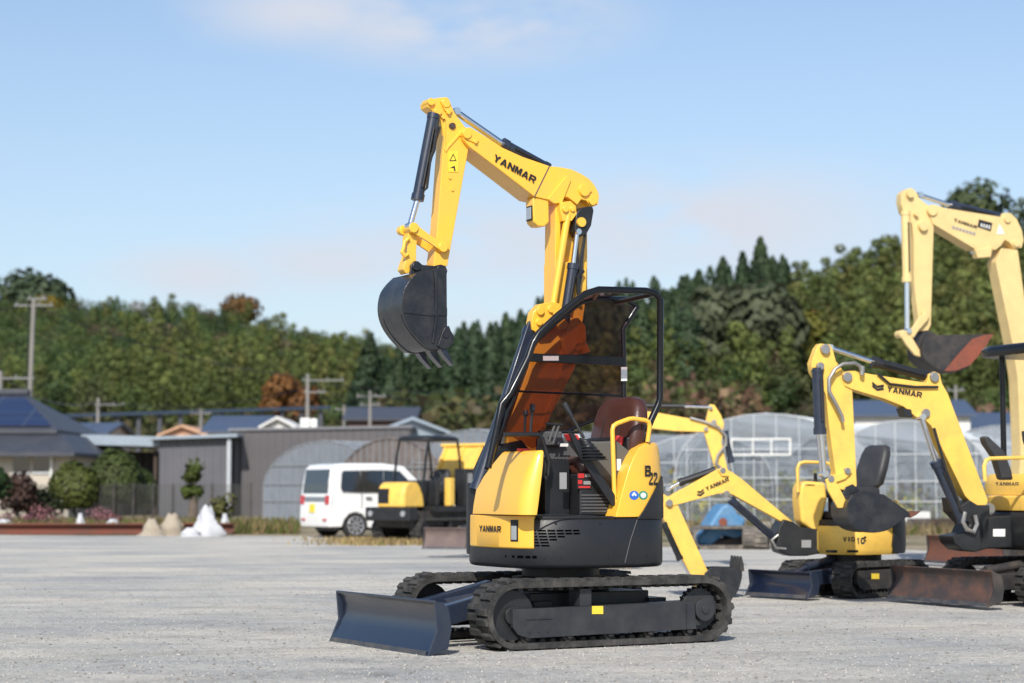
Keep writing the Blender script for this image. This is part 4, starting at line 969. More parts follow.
# main boom section with lettering
topb = U.tr([(549.7, 166), (560, 167), (571.4, 169.1), (582, 174), (589.2, 178.5), (594.3, 184.4), (598, 191), (599.4, 196.6), (598, 204.8), (593, 206.6), (590.5, 206.6), (587, 201), (581.5, 199.5), (577.5, 205), (574, 202), (568, 197.5), (561, 196), (558, 199), (557.5, 204), (554.8, 203.5), (547, 199.7), (534.4, 196.6), (500, 170), (469.5, 146.7), (463.5, 139.5), (461.9, 133), (463.5, 129.5), (467, 127.4), (471.5, 127.6), (487.3, 137.3), (502.6, 147.5), (523, 156.8)], BY+.01)
mbm = MB().prism(U, topb, BY-.24, BY+.01)
boom2 = mbm.build('offset_boom', 'yellow', mx, bevel=.007)
MB().prism(U, U.tr([(549.2, 165.6), (550.2, 165.8), (535, 197), (534, 196.8)], BY+.012), BY+.008, BY+.013).build('panel_seam', 'console_grey', boom2)
MB().prism(U, U.tr([(548, 199), (554, 203.5), (562, 203), (571, 180), (567, 176), (563, 180)], BY+.02), BY+.005, BY+.022).build('weld_rib', 'yellow', boom2, bevel=.003)
pins(boom2, U, 'yellow', ((467.5, 133.5, .035), (585, 190, .045), (593, 201, .03), (476, 141.5, .014)), BY-.16, BY+.03)
pp = MB()
pp.prism(U, U.tr([(463, 132), (468, 128.5), (472, 131), (479, 140), (477.5, 143.5), (473, 142), (466, 139)], BY+.02), BY+.005, BY+.02); pp.build('pin_plate', 'yellow', boom2, bevel=.003); pp = MB()
pp.prism(U, U.tr([(580, 189), (583, 186), (590, 187.5), (592, 191), (589, 194), (583, 193)], BY+.02), BY+.005, BY+.022); pp.build('pin_plate', 'yellow', boom2, bevel=.003)
text_on(boom2, U, 'YANMAR', (492.3, 160.3), (534.2, 183.6), 7.2, BY+.013, 'ink', .035)
# boom lamp
bx = MB().prism(U, U.tr([(533, 200), (534, 197), (549, 199), (549.5, 222), (545, 226.5), (538, 226), (534, 222)], BY), BY-.12, BY-.002)
lampb = bx.build('lamp_housing', 'yellow', boom2, bevel=.010)
fx = U.py(533.2, 210, BY)[0]; fz0 = U.py(533, 220, BY)[1]; fz1 = U.py(533, 205, BY)[1]
MB().box(U, fx-.002, fx+.006, BY-.10, BY-.012, fz0, fz1).build('lamp_bezel', 'ink', lampb, bevel=.003)
MB().box(U, fx+.004, fx+.012, BY-.088, BY-.02, fz0+.01, fz1-.012).build('lamp', 'lens', lampb, bevel=.003)
# arm cylinder on top of the boom
ram(mx, U, (546, 168), (503, 144.5), (455.5, 111.5), BY-.10, .042, rr=.024)
# arm
armp = U.tr([(433, 99), (438, 97.8), (447, 97), (449.5, 99.5), (451, 104), (455, 113), (466, 128), (472, 132), (469, 147), (447.5, 266), (433, 268), (436.5, 240), (443, 150), (444, 138), (441, 122), (434, 112), (428, 107), (427, 102)], BY-.03)
arm = MB().prism(U, armp, BY-.155, BY-.03).build('arm', 'yellow', mx, bevel=.006)
pins(arm, U, 'yellow', ((431.5, 101.5, .026), (446.5, 103, .032), (438, 111, .030), (449, 112, .016), (443.7, 247, .036), (443.7, 117, .014)), BY-.12, BY-.005)
for AA in (0, 1, 2):
  ap = MB()
  if AA == 0: ap.prism(U, U.tr([(441, 101), (446, 98), (450, 103), (452.5, 111), (449.5, 114), (445, 110)], BY-.01), BY-.04, BY-.012)
  if AA == 1: ap.prism(U, U.tr([(445, 151), (447.5, 146), (463.5, 128), (465.5, 130), (449, 148), (446.5, 152)], BY-.02), BY-.04, BY-.022)
  if AA == 2: ap.prism(U, U.tr([(444.5, 150), (446.2, 150), (446, 120), (444.5, 118)], BY-.02), BY-.04, BY-.022)
  ap.build(('pin_plate', 'weld_rib', 'weld_rib')[AA], 'yellow', arm, bevel=.003)
MB().prism(U, U.tr(ring(452.5, 125.8, 3.2), BY-.02), BY-.034, BY-.018).prism(U, U.tr(ring(453, 126, 2.2), BY-.02), BY-.034, BY-.014).build('arm_hole', 'wood_dark', arm)
decal(arm, U, rect(448.3, 151.5, 458, 172), BY-.029, 'label_yellow', 'warning_sticker')
MB().prism(U, U.tr([(449.5, 161.2), (453.6, 153.2), (457, 161)], BY-.02), BY-.028, BY-.0255).build('warning_mark', 'ink', arm)
MB().prism(U, U.tr([(450.9, 160.2), (453.6, 155.2), (455.8, 160)], BY-.02), BY-.028, BY-.0245).build('warning_mark', 'label_yellow', arm)
MB().prism(U, U.tr([(450, 168), (455, 165.5), (456, 171), (454.6, 171), (454, 168)], BY-.02), BY-.028, BY-.0255).build('warning_mark', 'ink', arm)
for u, v in ((450, 177.5), (452.5, 189.5)):
    MB().pin(U, u, v, BY-.04, BY-.022, .012).build('bolt', 'yellow', arm)
ram(mx, U, (433.3, 116), (417.5, 199), (409.8, 226), BY-.02, .040)
MB().tube([bl_(440, 127, BY+.0), bl_(436, 140, BY+.02), bl_(430, 163, BY+.02), bl_(427, 188, BY+.02), bl_(423, 191, BY+.01)], .009, 8).tube([bl_(438, 116, BY), bl_(434, 150, BY+.03), bl_(428, 163, BY+.01)], .013, 8).build('hydraulic_hose', 'black', mx)
# bucket linkage
l1 = MB().prism(U, U.tr([(410.5, 222.5), (416.5, 223), (420, 227.5), (430, 235), (441, 242), (447, 243), (449.5, 247), (447.5, 251.5), (442.5, 252), (438, 249), (427, 241.5), (419, 236.5), (411.5, 232), (409, 227)], BY+.0), BY-.015, BY+.005)
l1.prism(U, U.tr([(410.5, 222.5), (416.5, 223), (420, 227.5), (430, 235), (441, 242), (447, 243), (449.5, 247), (447.5, 251.5), (442.5, 252), (438, 249), (427, 241.5), (419, 236.5), (411.5, 232), (409, 227)], BY+.0), BY-.185, BY-.165)
l1.pin(U, 414, 227.5, BY-.19, BY+.02, .036).pin(U, 443.7, 247.3, BY-.19, BY+.02, .034)
l1.build('link_arm', 'yellow', mx, bevel=.005)
l2 = MB().prism(U, U.tr([(409.5, 228), (414, 224), (418.5, 231), (417, 250), (417, 264), (414, 272), (407, 273.5), (403.5, 269), (405.5, 262), (408, 256), (408.5, 240)], BY-.02), BY-.13, BY-.03)
l2.tube([bl_(409, 238, BY-.02), bl_(404.5, 242, BY-.02), bl_(404, 247, BY-.02), bl_(402, 252, BY-.02), bl_(405, 256, BY-.02), bl_(408.5, 254, BY-.02)], .014, 8)
l2.pin(U, 404, 230, BY-.16, BY-.10, .034)
l2.build('bucket_link', 'yellow', mx, bevel=.006)
by1 = BY+.13
bucket(mx, U, [(418, 272), (410, 280), (404, 290), (402, 306), (406, 322), (417, 338), (430, 349), (443, 349), (447.5, 344), (447, 300), (446.8, 268), (433, 269)], 8, BY-.30, by1, (453.5, 366), 'bucket_black', nteeth=3)
be = MB()
for yy in (BY-.0, BY-.19):
    be.prism(U, U.tr([(409, 278), (410.5, 265), (414, 261), (418, 261.5), (422, 265), (434, 266), (440, 264.5), (445, 266), (447, 271), (445, 279), (430, 284), (415, 286)], yy), yy-.012, yy+.012)
be.pin(U, 416.8, 266.5, BY-.21, BY+.03, .030).pin(U, 441, 269.5, BY-.21, BY+.03, .030)
be.build('bucket_ear', 'bucket_black', mx, bevel=.005)
for yy in (by1+.001, BY-.30-.02):
    bs_ = MB(); bs_.prism(U, U.tr([(441.5, 332), (444, 327), (448, 326), (450, 331), (453, 336), (452.5, 343), (449, 347), (443, 350), (437, 346)], by1), yy, yy+.018); bs_.build('side_cutter', 'bucket_black', mx, bevel=.004)
bs_ = MB()
bs_.prism(U, U.tr([(402.5, 304), (430, 308), (447, 308), (447, 316), (430, 316), (403.5, 313)], by1), by1, by1+.007)
bs_.prism(U, U.tr([(433, 270), (436.5, 273), (437, 318), (433.5, 344), (431.5, 343), (435, 318), (434.5, 280)], by1), by1, by1+.012)
bs_.build('wear_strip', 'bucket_black', mx, bevel=.004); MB().pin(U, 446, 335, by1, by1+.03, .018).build('bolt', 'bucket_black', mx)
# ================================================================== EXCAVATOR A (small, black seat, boom lowered to the left)
def plate_set(parent, name, fr, pts, y0, y1, mat, bevel=.005): return MB().prism(fr, fr.tr(pts, max(y0, y1)), y0, y1).build(name, mat, parent, bevel=bevel)
def seat_at(parent, fr, x, y, z, mat, w=.22, h=.5, name='seat'):
    lo = []
    for dx, ww, zc, hh in ((.30, w*.8, z, .03), (.27, w*.95, z, .05), (.05, w, z, .065), (-.12, w*.95, z, .06)):
        lo.append([fr.P(x+dx, y+a, zc+b_) for a, b_ in rrect(ww, hh, hh*.8)])
    s_ = MB().loft(lo).build(name, mat, parent, angle=60)
    lo = []
    for k, ww, th in ((.02, .75, .04), (.12, 1, .055), (.5, 1.02, .06), (.8, .95, .055), (.95, .8, .045), (1, .55, .025)):
        lo.append([fr.P(x-.12-.16*k+b_, y+a, z+.04+h*k) for a, b_ in rrect(w*ww, th, th*.85)])
    MB().loft(lo).build('backrest', mat, parent, angle=60); return s_
def house(parent, fr, a, b_, n, cx, z0, z1, mat, name='body', top=.95, bot=.93):
    def pl(k, z): return [fr.P(x, y, z) for x, y in sup(a*k, b_*k, n, 56, cx)]
    return MB().loft([pl(bot, z0), pl(1, z0+.05), pl(1, z1-.06), pl(.985, z1-.015), pl(top, z1)]).build(name, mat, parent, angle=50)
AF = Fr((852-512)/F*19.9, 19.9, 33); AB = Fr(AF.o.x, AF.o.y, 10)
ax = thing_fr('excavator', 'small yellow excavator with black seat and no canopy, boom stretched low to the left', 'excavator', AF)
AT = Fr(AF.o.x, AF.o.y, 44)
carbody(ax, AT, .62, .24, .36, 'black_used')
track(ax, AT, .68, .36, .22, .44, out=1, pitch=.07, mat='rubber'); track(ax, AT, .68, .36, -.44, -.22, out=-1, pitch=.07)
dozer_blade(ax, Fr(AF.o.x, AF.o.y, 38), 1.06, .41, .03, .27, 'blade_blue', .3, .15, 'navy')
decal(ax, AT, rect(871.5, 573.5, 879, 579), .425, 'label_yellow', 'track_sticker')
house(ax, AF, .42, .41, 3.0, .0, .42, .70, 'yellow_used', 'body_skirt')
def shellA(k, xb, z): return [AF.P(x, y, z) for x, y in ([(xb, .44*k*.9)]+sorted([p for p in sup(.50*k, .46*k, 2.6, 80, -.03) if p[0] < xb], key=lambda p: -math.atan2(p[1], -(p[0]+.03)))[::3][:18]+[(xb, -.44*k*.9)])]
def cutA(k, xb, z, fr=AF, a=.45, b_=.42, cx=-.03, n=2.8, m=30):
    pts = sorted([p for p in sup(a*k, b_*k, n, 120, cx) if p[0] < xb], key=lambda p: -math.atan2(p[1], -(p[0]-cx)))
    return [fr.P(*pts[min(len(pts)-1, int(i*(len(pts)-1)/(m-1)))], z) for i in range(m)]
MB().loft([cutA(1, -.12, .43), cutA(1.02, -.12, .50), cutA(1.02, -.14, .70), cutA(1.0, -.17, .80)]).build('counterweight', 'black', ax, bevel=.008, angle=50)
MB().loft([cutA(.92, -.14, .80), cutA(.93, -.16, .86), cutA(.88, -.2, .95)]).build('engine_cover', 'yellow_used', ax, bevel=.008, angle=50)
house(ax, AF, .40, .38, 2.6, 0, .70, .76, 'black', 'floor_plate')
# front-left hood and right tank hood
hp = AB.tr([(803, 483), (808, 481), (826, 482.5), (827.5, 500), (823, 518), (819.5, 531), (812, 530.5), (801.5, 522.5), (799.5, 500), (800, 488)], .1)
MB().prism(AB, hp, -.16, .1).build('front_hood', 'yellow_used', ax, bevel=.035, seg=4)
text_on(ax, AB, 'YANMAR', (804.5, 485.5), (814.5, 485.8), 1.6, .102)
MB().tube(trace(AB, [(798, 492), (797.5, 468), (799.5, 463.5), (804, 462), (825, 462.5), (830, 464), (832.5, 470), (831, 484)], 0.1), .017, 10).build('handrail', 'yellow_used', ax)
seat_at(ax, AF, -.05, .02, 1.02, 'seat_black', .19, .44)
MB().box(AF, -.28, .20, -.16, .18, .76, 1.0).build('seat_base', 'black', ax, bevel=.02)
for dy in (-.22, .26):
    tooth_lever(ax, AF, AF.P(.28, dy, .76), AF.P(.30, dy, 1.22), .012, .025)
MB().box(AF, .05, .33, -.30, .30, .76, .84).build('front_console', 'black', ax, bevel=.02)
def text_round(parent, fr, txt, u0, v0, w, h, a, b_, n, cx, mat='ink'):
    vs, fs = text_mesh(txt); P = []
    for x, yy in vs:
        y = b_
        for _ in range(20):
            X, Z = fr.py(u0+w*x, v0-h*yy, y); y = .6*y+.4*b_*max(1e-4, 1-min(.97, abs((X-cx)/a)**n))**(1/n)
        P.append(fr.P(X, y+.004, Z)+fr.f*(.004 if X > a*.6 else 0))
    MB().add(P, fs).build('lettering', mat, parent)
text_round(ax, AF, 'VIO', 843, 541.5, 12, 4.6, .42, .41, 3.0, 0); text_round(ax, AF, '10', 856.5, 544, 8, 6.5, .42, .41, 3.0, 0, 'navy')
for u in (826, 847): decal(ax, AF, rect(u, 550, u+11, 552.6), .425, 'ink', 'vent_slots')
decal(ax, AF, ring(865, 537.5, 1.3, 10), .42, 'ink', 'cap')
# swing bracket and pipes
sw = MB().prism(AB, AB.tr([(778, 528), (783, 519), (793, 522), (800, 527), (820, 529), (822, 553), (806, 556), (790, 556), (779, 552), (777, 540)], .08), -.16, .10)
sw.build('swing_bracket', 'black', ax, bevel=.015)
decal(ax, AB, rect(801.5, 540, 811, 547.5), .102, 'label_grey', 'label')
AY = 0.06
MB().prism(AB, AB.tr([(664.6, 501.9), (668, 497.5), (715.5, 470.2), (722.5, 467.6), (732, 472), (741.9, 479), (795, 523.8), (794, 529), (787, 530.5), (780.5, 521), (733, 494.8), (726, 493), (717, 494), (675, 505.4), (668, 507.5), (664.5, 505.5)], AY), AY-.10, AY).build('boom', 'yellow_used', ax, bevel=.006)
pins(ax, AB, 'steel', ((669.5, 503, .035), (727, 493.5, .03), (723, 470.5, .03)), AY-.13, AY+.025)
MB().prism(AB, AB.tr([(718, 470), (722, 467), (728, 469), (729, 476), (722, 476)], AY+.02), AY, AY+.02).build('cylinder_lug', 'yellow_used', ax, bevel=.003)
text_on(ax, AB, 'YANMAR', (706.5, 491), (729.5, 481), 4.2, AY+.002)
MB().prism(AB, AB.tr([(697, 495.5), (700.5, 496.5), (704.5, 493), (704, 491), (700.5, 494.2), (697.3, 493.6)], AY), AY, AY+.003).build('emblem', 'ink', ax)
MB().prism(AB, AB.tr([(697.3, 492.7), (700.5, 493.4), (703.8, 490.2), (703.2, 488.6), (700.5, 491.2), (697.6, 490.8)], AY), AY, AY+.003).build('emblem', 'ink', ax)
ram(ax, AB, (714, 470.5), (680, 482.5), (668, 489), AY-.05, .035, 'black')
ram(ax, AB, (783, 546), (731, 500), (722, 492.5), AY-.05, .038, 'navy')
MB().tube(trace(AB, [(778, 535), (772, 540), (776, 548), (786, 549)], .1), .014, 8).build('hydraulic_hose', 'steel', ax)
MB().prism(AB, AB.tr([(656, 498), (664, 494), (672, 499), (677, 503), (708, 571), (706.5, 579), (700, 581), (692, 578), (666, 524), (658, 507)], AY-.01), AY-.09, AY-.01).build('arm', 'yellow_used', ax, bevel=.006)
ram(ax, AB, (664, 524), (680, 559), (690, 576), AY+.03, .030, 'black')
bucket(ax, AB, [(703, 582), (708, 592), (717, 599.5), (728, 600), (737, 593), (742, 578), (742, 568), (724, 567.5), (711, 568), (705, 573)], 7, AY-.23, AY+.13, (741.5, 556), 'bucket_black', nteeth=4, tmat='black_used')
MB().prism(AB, AB.tr([(686, 577), (692, 573), (706, 586), (704, 591), (698, 590)], AY), AY-.02, AY).build('bucket_link', 'yellow_used', ax, bevel=.004)
# ================================================================== EXCAVATOR B (right, canopy, YANMAR boom arching left)
BF = Fr(gx(1066, 18.7), 18.7, 24); BB = Fr(BF.o.x, BF.o.y, 16)
bx_ = thing_fr('excavator', 'yellow excavator with black canopy at right edge, rusty blade in front, its arched boom hiding part of the small one', 'excavator', BF)
bx_['label'] = 'yellow canopy excavator at the right edge with worn rusty blade and arched boom'
carbody(bx_, BF, .95, .42, .44, 'black_used')
track(bx_, BF, .98, .42, .42, .68, out=1, mat='rubber'); track(bx_, BF, .98, .42, -.68, -.42, out=-1, mat='rubber')
dozer_blade(bx_, BF, 1.47, .76, .04, .34, 'worn_blade', .45, .22, 'black_used')
house(bx_, BF, .70, .62, 3, -.02, .50, .86, 'black', 'body_skirt')
def plB(k, z, kx=1): return [BF.P(x, y, z) for x, y in sup(.69*k*kx, .61*k, 3, 56, -.02)]
MB().loft([plB(1.01, .86), plB(1.02, .90), plB(1.02, .985), plB(1.0, 1.0)]).build('side_panel', 'yellow_used', bx_, bevel=.006, angle=50)
MB().loft([[BF.P(x, y, z) for x, y in sup(.33*k, .60*k, 3, 40, .32)] for z, k in ((1.003, 1), (1.10, 1.0), (1.17, .97), (1.2, .9))]).build('front_hood', 'yellow_used', bx_, bevel=.006, angle=50)
MB().loft([cutA(k, -.25, z, BF, .70, .62, -.02, 3) for z, k in ((1.0, 1.0), (1.2, 1.0), (1.38, .96), (1.44, .9))]).build('engine_cover', 'yellow_used', bx_, bevel=.008, angle=50)
text_on(bx_, BF, 'YANMAR', (995, 485.7), (1018.5, 485.9), 3.7, .615)
MB().tube(trace(BF, [(985, 481), (984, 466), (986, 460.5), (990, 458.5), (1040, 457), (1046, 461), (1047, 480)], .5), .018, 10).build('handrail', 'yellow_used', bx_)
sB = seat_at(bx_, BF, -.08, .0, 1.22, 'seat_black', .23, .46)
MB().prism(BF, BF.tr([(985, 436.5), (989, 436), (1005, 451), (1012, 470), (1014, 480), (1003, 480), (996, 457), (987, 444)], .3), .2, .3).build('side_console', 'seat_black', bx_, bevel=.02)
tooth_lever(bx_, BF, BF.P(.30, .25, 1.2), BF.P(.36, .25, 1.55), .012, .026); tooth_lever(bx_, BF, BF.P(.35, -.1, 1.15), BF.P(.42, -.1, 1.60), .012, .026)
# canopy
cy0, cy1 = .46, -.46
rz = hz(346, 18.3)
for (x, y) in ((.37, cy0), (.37, cy1), (-.50, cy0), (-.50, cy1)):
    MB().tube([BF.P(x, y, .98), BF.P(x, y, rz-.03)], .028, 12).build('canopy_post', 'gloss_black', bx_)
lo = [[BF.P(x, y, z) for x, y in sup(a*.70, a*.60, 5, 40, -.05)] for z, a in ((rz-.07, .98), (rz-.05, 1.0), (rz, 1.0), (rz+.03, .95), (rz+.045, .8))]
MB().loft(lo).build('canopy_roof', 'gloss_black', bx_, angle=50)
BYn = .07
# swing bracket, box with white label
MB().prism(BB, BB.tr([(956, 497), (962, 505), (970, 500), (978, 505), (990, 505), (990, 548), (975, 552), (962, 550), (955, 543), (953, 536), (966, 533), (970, 524), (958, 512)], BYn+.05), BYn-.24, BYn+.05).build('swing_bracket', 'black', bx_, bevel=.012)
MB().prism(BB, BB.tr([(978, 520), (986, 517), (1014, 515), (1015, 548), (979, 549)], .12), -.25, .12).build('valve_cover', 'black', bx_, bevel=.015)
decal(bx_, BB, rect(993, 529, 1005, 536.5), .123, 'label_white', 'label')
P_ = [(842, 372.5), (852.5, 370.3), (870, 374), (926.8, 383), (929, 374), (935, 371.5), (940, 374), (942, 383), (948, 393.7), (988, 500), (986, 508), (981, 510), (975.6, 507), (965, 495.6), (931, 425.5), (924, 419), (916, 417), (903.4, 406.4), (885, 399), (852.5, 389.4), (845, 386)]
MB().prism(BB, BB.tr(P_, BYn), BYn-.14, BYn).build('boom', 'yellow_used', bx_, bevel=.006)
pins(bx_, BB, 'steel', ((848, 377, .045), (935, 377, .045), (926.5, 413, .04), (826, 349, .045), (821, 366, .035), (831.5, 479, .032), (848, 471, .03), (990, 509, .055)), BYn-.12, BYn+.025)
text_on(bx_, BB, 'YANMAR', (886.5, 391.5), (921.5, 397.8), 5.6, BYn+.002)
for k in (0, 1):
    MB().prism(BB, BB.tr([(872+k*.4, 381.5+k*3), (877, 385.5+k*3), (883.5-k*.4, 384.5+k*3), (884, 387+k*3), (877, 388+k*3), (872, 384+k*3)], BYn), BYn, BYn+.003).build('emblem', 'ink', bx_)
MB().prism(BB, BB.tr([(901.5, 408), (911, 409.5), (911.5, 414), (913, 417.5), (905, 416.5)], BYn), BYn-.12, BYn+.01).build('lamp', 'black', bx_, bevel=.005)
ram(bx_, BB, (931, 377.5), (873, 362), (829, 347.5), BYn-.07, .046, 'black')
ram(bx_, BB, (962, 520), (936, 462), (921, 417), BYn+.0, .050, 'navy')
PA_ = [(817, 348), (820.5, 343.5), (830, 344.5), (833, 350), (836, 361), (843, 370), (852, 380), (853, 400), (857, 486), (850, 491), (838, 489), (829, 425), (826, 395), (822, 386), (813, 373), (811.5, 363)]
MB().prism(BB, BB.tr(PA_, BYn-.015), BYn-.115, BYn-.015).build('arm', 'yellow_used', bx_, bevel=.006)
ram(bx_, BB, (817.5, 370), (820, 433), (823.5, 474), BYn-.03, .052, 'navy', rr=.034)
hb = MB().tube(trace(BB, [(862, 373), (860, 366), (855, 363), (843, 364), (835, 369), (829, 379), (829, 391), (836, 404), (842, 416), (843, 422)], BYn+.05), .017, 10)
hb.tube(trace(BB, [(862, 375), (862.5, 366)], BYn+.05), .022, 8).build('hydraulic_hose', 'steel', bx_)
MB().tube(trace(BB, [(878, 374), (890, 384), (915, 387), (938, 387)], BYn+.02), .012, 8).build('hydraulic_hose', 'black', bx_); MB().tube(trace(BB, [(934, 428), (946, 470), (958, 500)], BYn+.08), .014, 8).build('hydraulic_hose', 'black', bx_)
MB().tube(trace(BB, [(965, 512), (963, 522), (967, 530), (974, 532), (977, 524), (975, 515)], BYn+.08), .02, 8).build('hydraulic_hose', 'steel', bx_)
MB().prism(BB, BB.tr([(826, 480), (831, 475.5), (835, 479), (846, 500), (843, 508), (838, 508), (828, 490)], BYn+.02), BYn-.01, BYn+.02).build('link_arm', 'yellow_used', bx_, bevel=.006)
MB().prism(BB, BB.tr([(829, 478), (850, 468), (853, 472), (846, 479), (832, 484)], BYn+.02), BYn-.10, BYn+.01).build('link_arm', 'yellow_used', bx_, bevel=.006)
MB().prism(BB, BB.tr([(840, 500), (846, 487), (853, 484), (857, 488), (862, 492), (868, 494), (866, 506), (850, 510), (842, 508)], BYn), BYn-.13, BYn+.0).build('bucket_ear', 'bucket_black', bx_, bevel=.005)
bucket(bx_, BB, [(852, 495), (847, 506), (849, 520), (859, 529.5), (873, 532.5), (888, 530), (902, 520), (912, 514.5), (884, 494.5), (862, 491)], 8, BYn-.24, BYn+.10, (921, 511), 'bucket_black', inner='rust', nteeth=3, tmat='rust')
# ================================================================== EXCAVATOR C (tall pale boom far right)
CF = Fr(gx(1085, 27.5), 27.5, 18)
cx_ = thing_fr('excavator', 'large excavator with pale faded yellow boom raised tallest at the far right, rust red bucket', 'excavator', CF)
carbody(cx_, CF, 1.3, .6, .55, 'black_used')
track(cx_, CF, 1.35, .56, .60, .98, out=1, mat='rubber', pitch=.11); track(cx_, CF, 1.35, .56, -.98, -.60, out=-1, mat='rubber', pitch=.11)
dozer_blade(cx_, CF, 1.95, .97, .05, .42, 'rust', .6, .3, 'black_used')
house(cx_, CF, .95, .9, 3, -.02, .62, 1.1, 'yellow_pale', 'body')
MB().loft([cutA(k, .1, z, CF, .95, .9, -.02, 3) for z, k in ((1.1, 1.0), (1.5, 1.0), (1.68, .95), (1.72, .88))]).build('engine_cover', 'yellow_pale', cx_, bevel=.01, angle=50)
cb_ = MB().box(CF, -.3, .75, -.1, .85, 1.1, 1.2); cb_.build('floor_plate', 'black', cx_)
for (x, y) in ((.7, .8), (.7, -.05), (-.6, .8), (-.6, -.05)): MB().tube([CF.P(x, y, 1.15), CF.P(x, y, 2.45)], .04, 10).build('canopy_post', 'gloss_black', cx_)
MB().loft([[CF.P(x, y, z) for x, y in sup(a*.85, a*.55, 5, 32, .02, .38)] for z, a in ((2.42, .98), (2.46, 1), (2.52, .97), (2.55, .8))]).build('canopy_roof', 'gloss_black', cx_, angle=50)
CYn = -.05
MB().prism(CF, CF.tr([(996, 262), (1002, 248), (1018, 250), (1025, 300), (1031, 345), (1036, 450), (1040, 500), (1018, 500), (1021, 450), (1018, 380), (1013, 345)], CYn), CYn-.24, CYn).build('boom', 'yellow_pale', cx_, bevel=.01)
MB().prism(CF, CF.tr([(928.5, 210), (930, 206), (935, 204.5), (945, 208), (1001.7, 217), (1003, 213), (1010.5, 213), (1017, 219), (1022, 230), (1024, 240), (1022, 247.7), (1015, 249), (1009, 242), (1005, 240), (1001, 246), (996, 250), (985, 249), (975, 249), (933, 224)], CYn+.01), CYn-.24, CYn+.01).build('offset_boom', 'yellow_pale', cx_, bevel=.01)
pins(cx_, CF, 'yellow_pale', ((933, 210, .075), (1008, 219, .05), (1017, 243, .05), (924, 226, .065), (911, 194, .05), (917, 214, .03), (903, 334, .055), (911, 333, .06), (926, 314, .05)), CYn-.10, CYn+.04)
MB().prism(CF, CF.tr([(975, 249), (987, 248), (993, 246), (991, 257), (978, 258)], CYn+.03), CYn-.1, CYn+.03).build('lamp_housing', 'yellow_pale', cx_, bevel=.01)
fxc = CF.py(976, 254, CYn)[0]; MB().box(CF, fxc, fxc+.02, CYn-.12, CYn-.02, hz(257, 27.5), hz(251, 27.5)).build('lamp', 'lens', cx_)
text_on(cx_, CF, 'YANMAR', (953.5, 221.3), (976.5, 229), 3.3, CYn+.014, 'ink')
decal(cx_, CF, [(979, 219.3), (992.3, 223), (990.5, 231.3), (977.5, 227)], CYn+.013, 'ink', 'name_plate')
for i in range(4): decal(cx_, CF, [(981+2.6*i, 223.2+.7*i), (982.2+2.6*i, 223.5+.7*i), (981.7+2.6*i, 227+.7*i), (980.5+2.6*i, 226.7+.7*i)], CYn+.017, 'label_white', 'mark')
decal(cx_, CF, [(999.5, 224), (1004.5, 234), (996.5, 234)], CYn+.013, 'label_white', 'warning_sticker')
for i in range(7): decal(cx_, CF, [(952.5+3.4*i, 225.8+1.05*i), (955+3.4*i, 226.5+1.05*i), (954.6+3.4*i, 229.2+1.05*i), (952.1+3.4*i, 228.5+1.05*i)], CYn+.013, 'label_grey', 'mark')
ram(cx_, CF, (1000, 217.5), (951, 205.5), (919, 195), CYn-.10, .065, 'navy')
MB().prism(CF, CF.tr([(904, 191), (908, 188.6), (912, 188), (916.5, 192), (919, 198), (930, 206.6), (934, 219.8), (931, 325), (928, 331), (920, 331), (914, 281), (914, 240), (912, 224), (903.5, 212), (901, 202), (901.5, 194)], CYn-.02), CYn-.16, CYn-.02).build('arm', 'yellow_pale', cx_, bevel=.008)
ram(cx_, CF, (905.5, 213), (907, 281), (907.3, 331), CYn+.02, .062, 'yellow_pale', rr=.034)
MB().prism(CF, CF.tr([(899.5, 333), (904, 330), (909, 332), (914, 340), (921, 352), (921, 357), (915, 355), (906, 344)], CYn+.05), CYn+.0, CYn+.05).build('bucket_link', 'yellow_pale', cx_, bevel=.01)
MB().prism(CF, CF.tr([(908, 334), (912, 329), (919, 318), (926, 311.5), (930, 314), (928, 320), (919, 330), (914, 338)], CYn+.05), CYn-.0, CYn+.05).build('link_arm', 'yellow_pale', cx_, bevel=.01)
bucket(cx_, CF, [(922.5, 346), (924.5, 358), (933, 366), (947, 372.5), (957, 371.5), (969.5, 366), (984, 349), (993, 334), (937, 335), (925, 337)], 8, CYn-.28, CYn+.14, (996, 330), 'black_used', inner='rust_red', nteeth=4, teeth=False)
MB().prism(CF, CF.tr([(970, 365), (984, 348.5), (993, 334), (984, 335), (972, 339), (960, 352), (944, 371), (955, 371)], CYn+.14), CYn+.141, CYn+.152).build('side_cutter', 'rust_red', cx_)
MB().prism(CF, CF.tr([(917, 350), (921, 337), (926, 330), (931, 331), (938, 335), (934, 346), (926, 352)], CYn+.02), CYn-.22, CYn+.02).build('bucket_ear', 'black_used', cx_, bevel=.01)
# ================================================================== EXCAVATOR D (behind the main one, boom to the right)
DF = Fr(gx(568, 27), 27, 192)     # forward points to the right
dx_ = thing_fr('excavator', 'yellow excavator mostly hidden behind the main one, only its bent boom, arm and dusty brown blade in view', 'excavator', DF)
dx_['label'] = 'yellow excavator mostly hidden behind the largest one, bent boom to the right, dusty brown blade'
carbody(dx_, DF, .8, .35, .4, 'black_used')
track(dx_, DF, .85, .40, .36, .6, out=1, mat='rubber_light'); track(dx_, DF, .85, .40, -.6, -.36, out=-1, mat='rubber_light')
house(dx_, DF, .55, .52, 3, 0, .45, .80, 'yellow_used', 'body'); house(dx_, DF, .42, .48, 3, -.1, .80, 1.25, 'yellow_used', 'engine_cover')
seat_at(dx_, DF, .0, .0, 1.05, 'seat_black', .2, .2)
DYn = -.1       # plane nearest the camera (local y to the operator's left points away)
DS = Fr(DF.o.x, DF.o.y, 0)      # plain side-on frame for the linkage
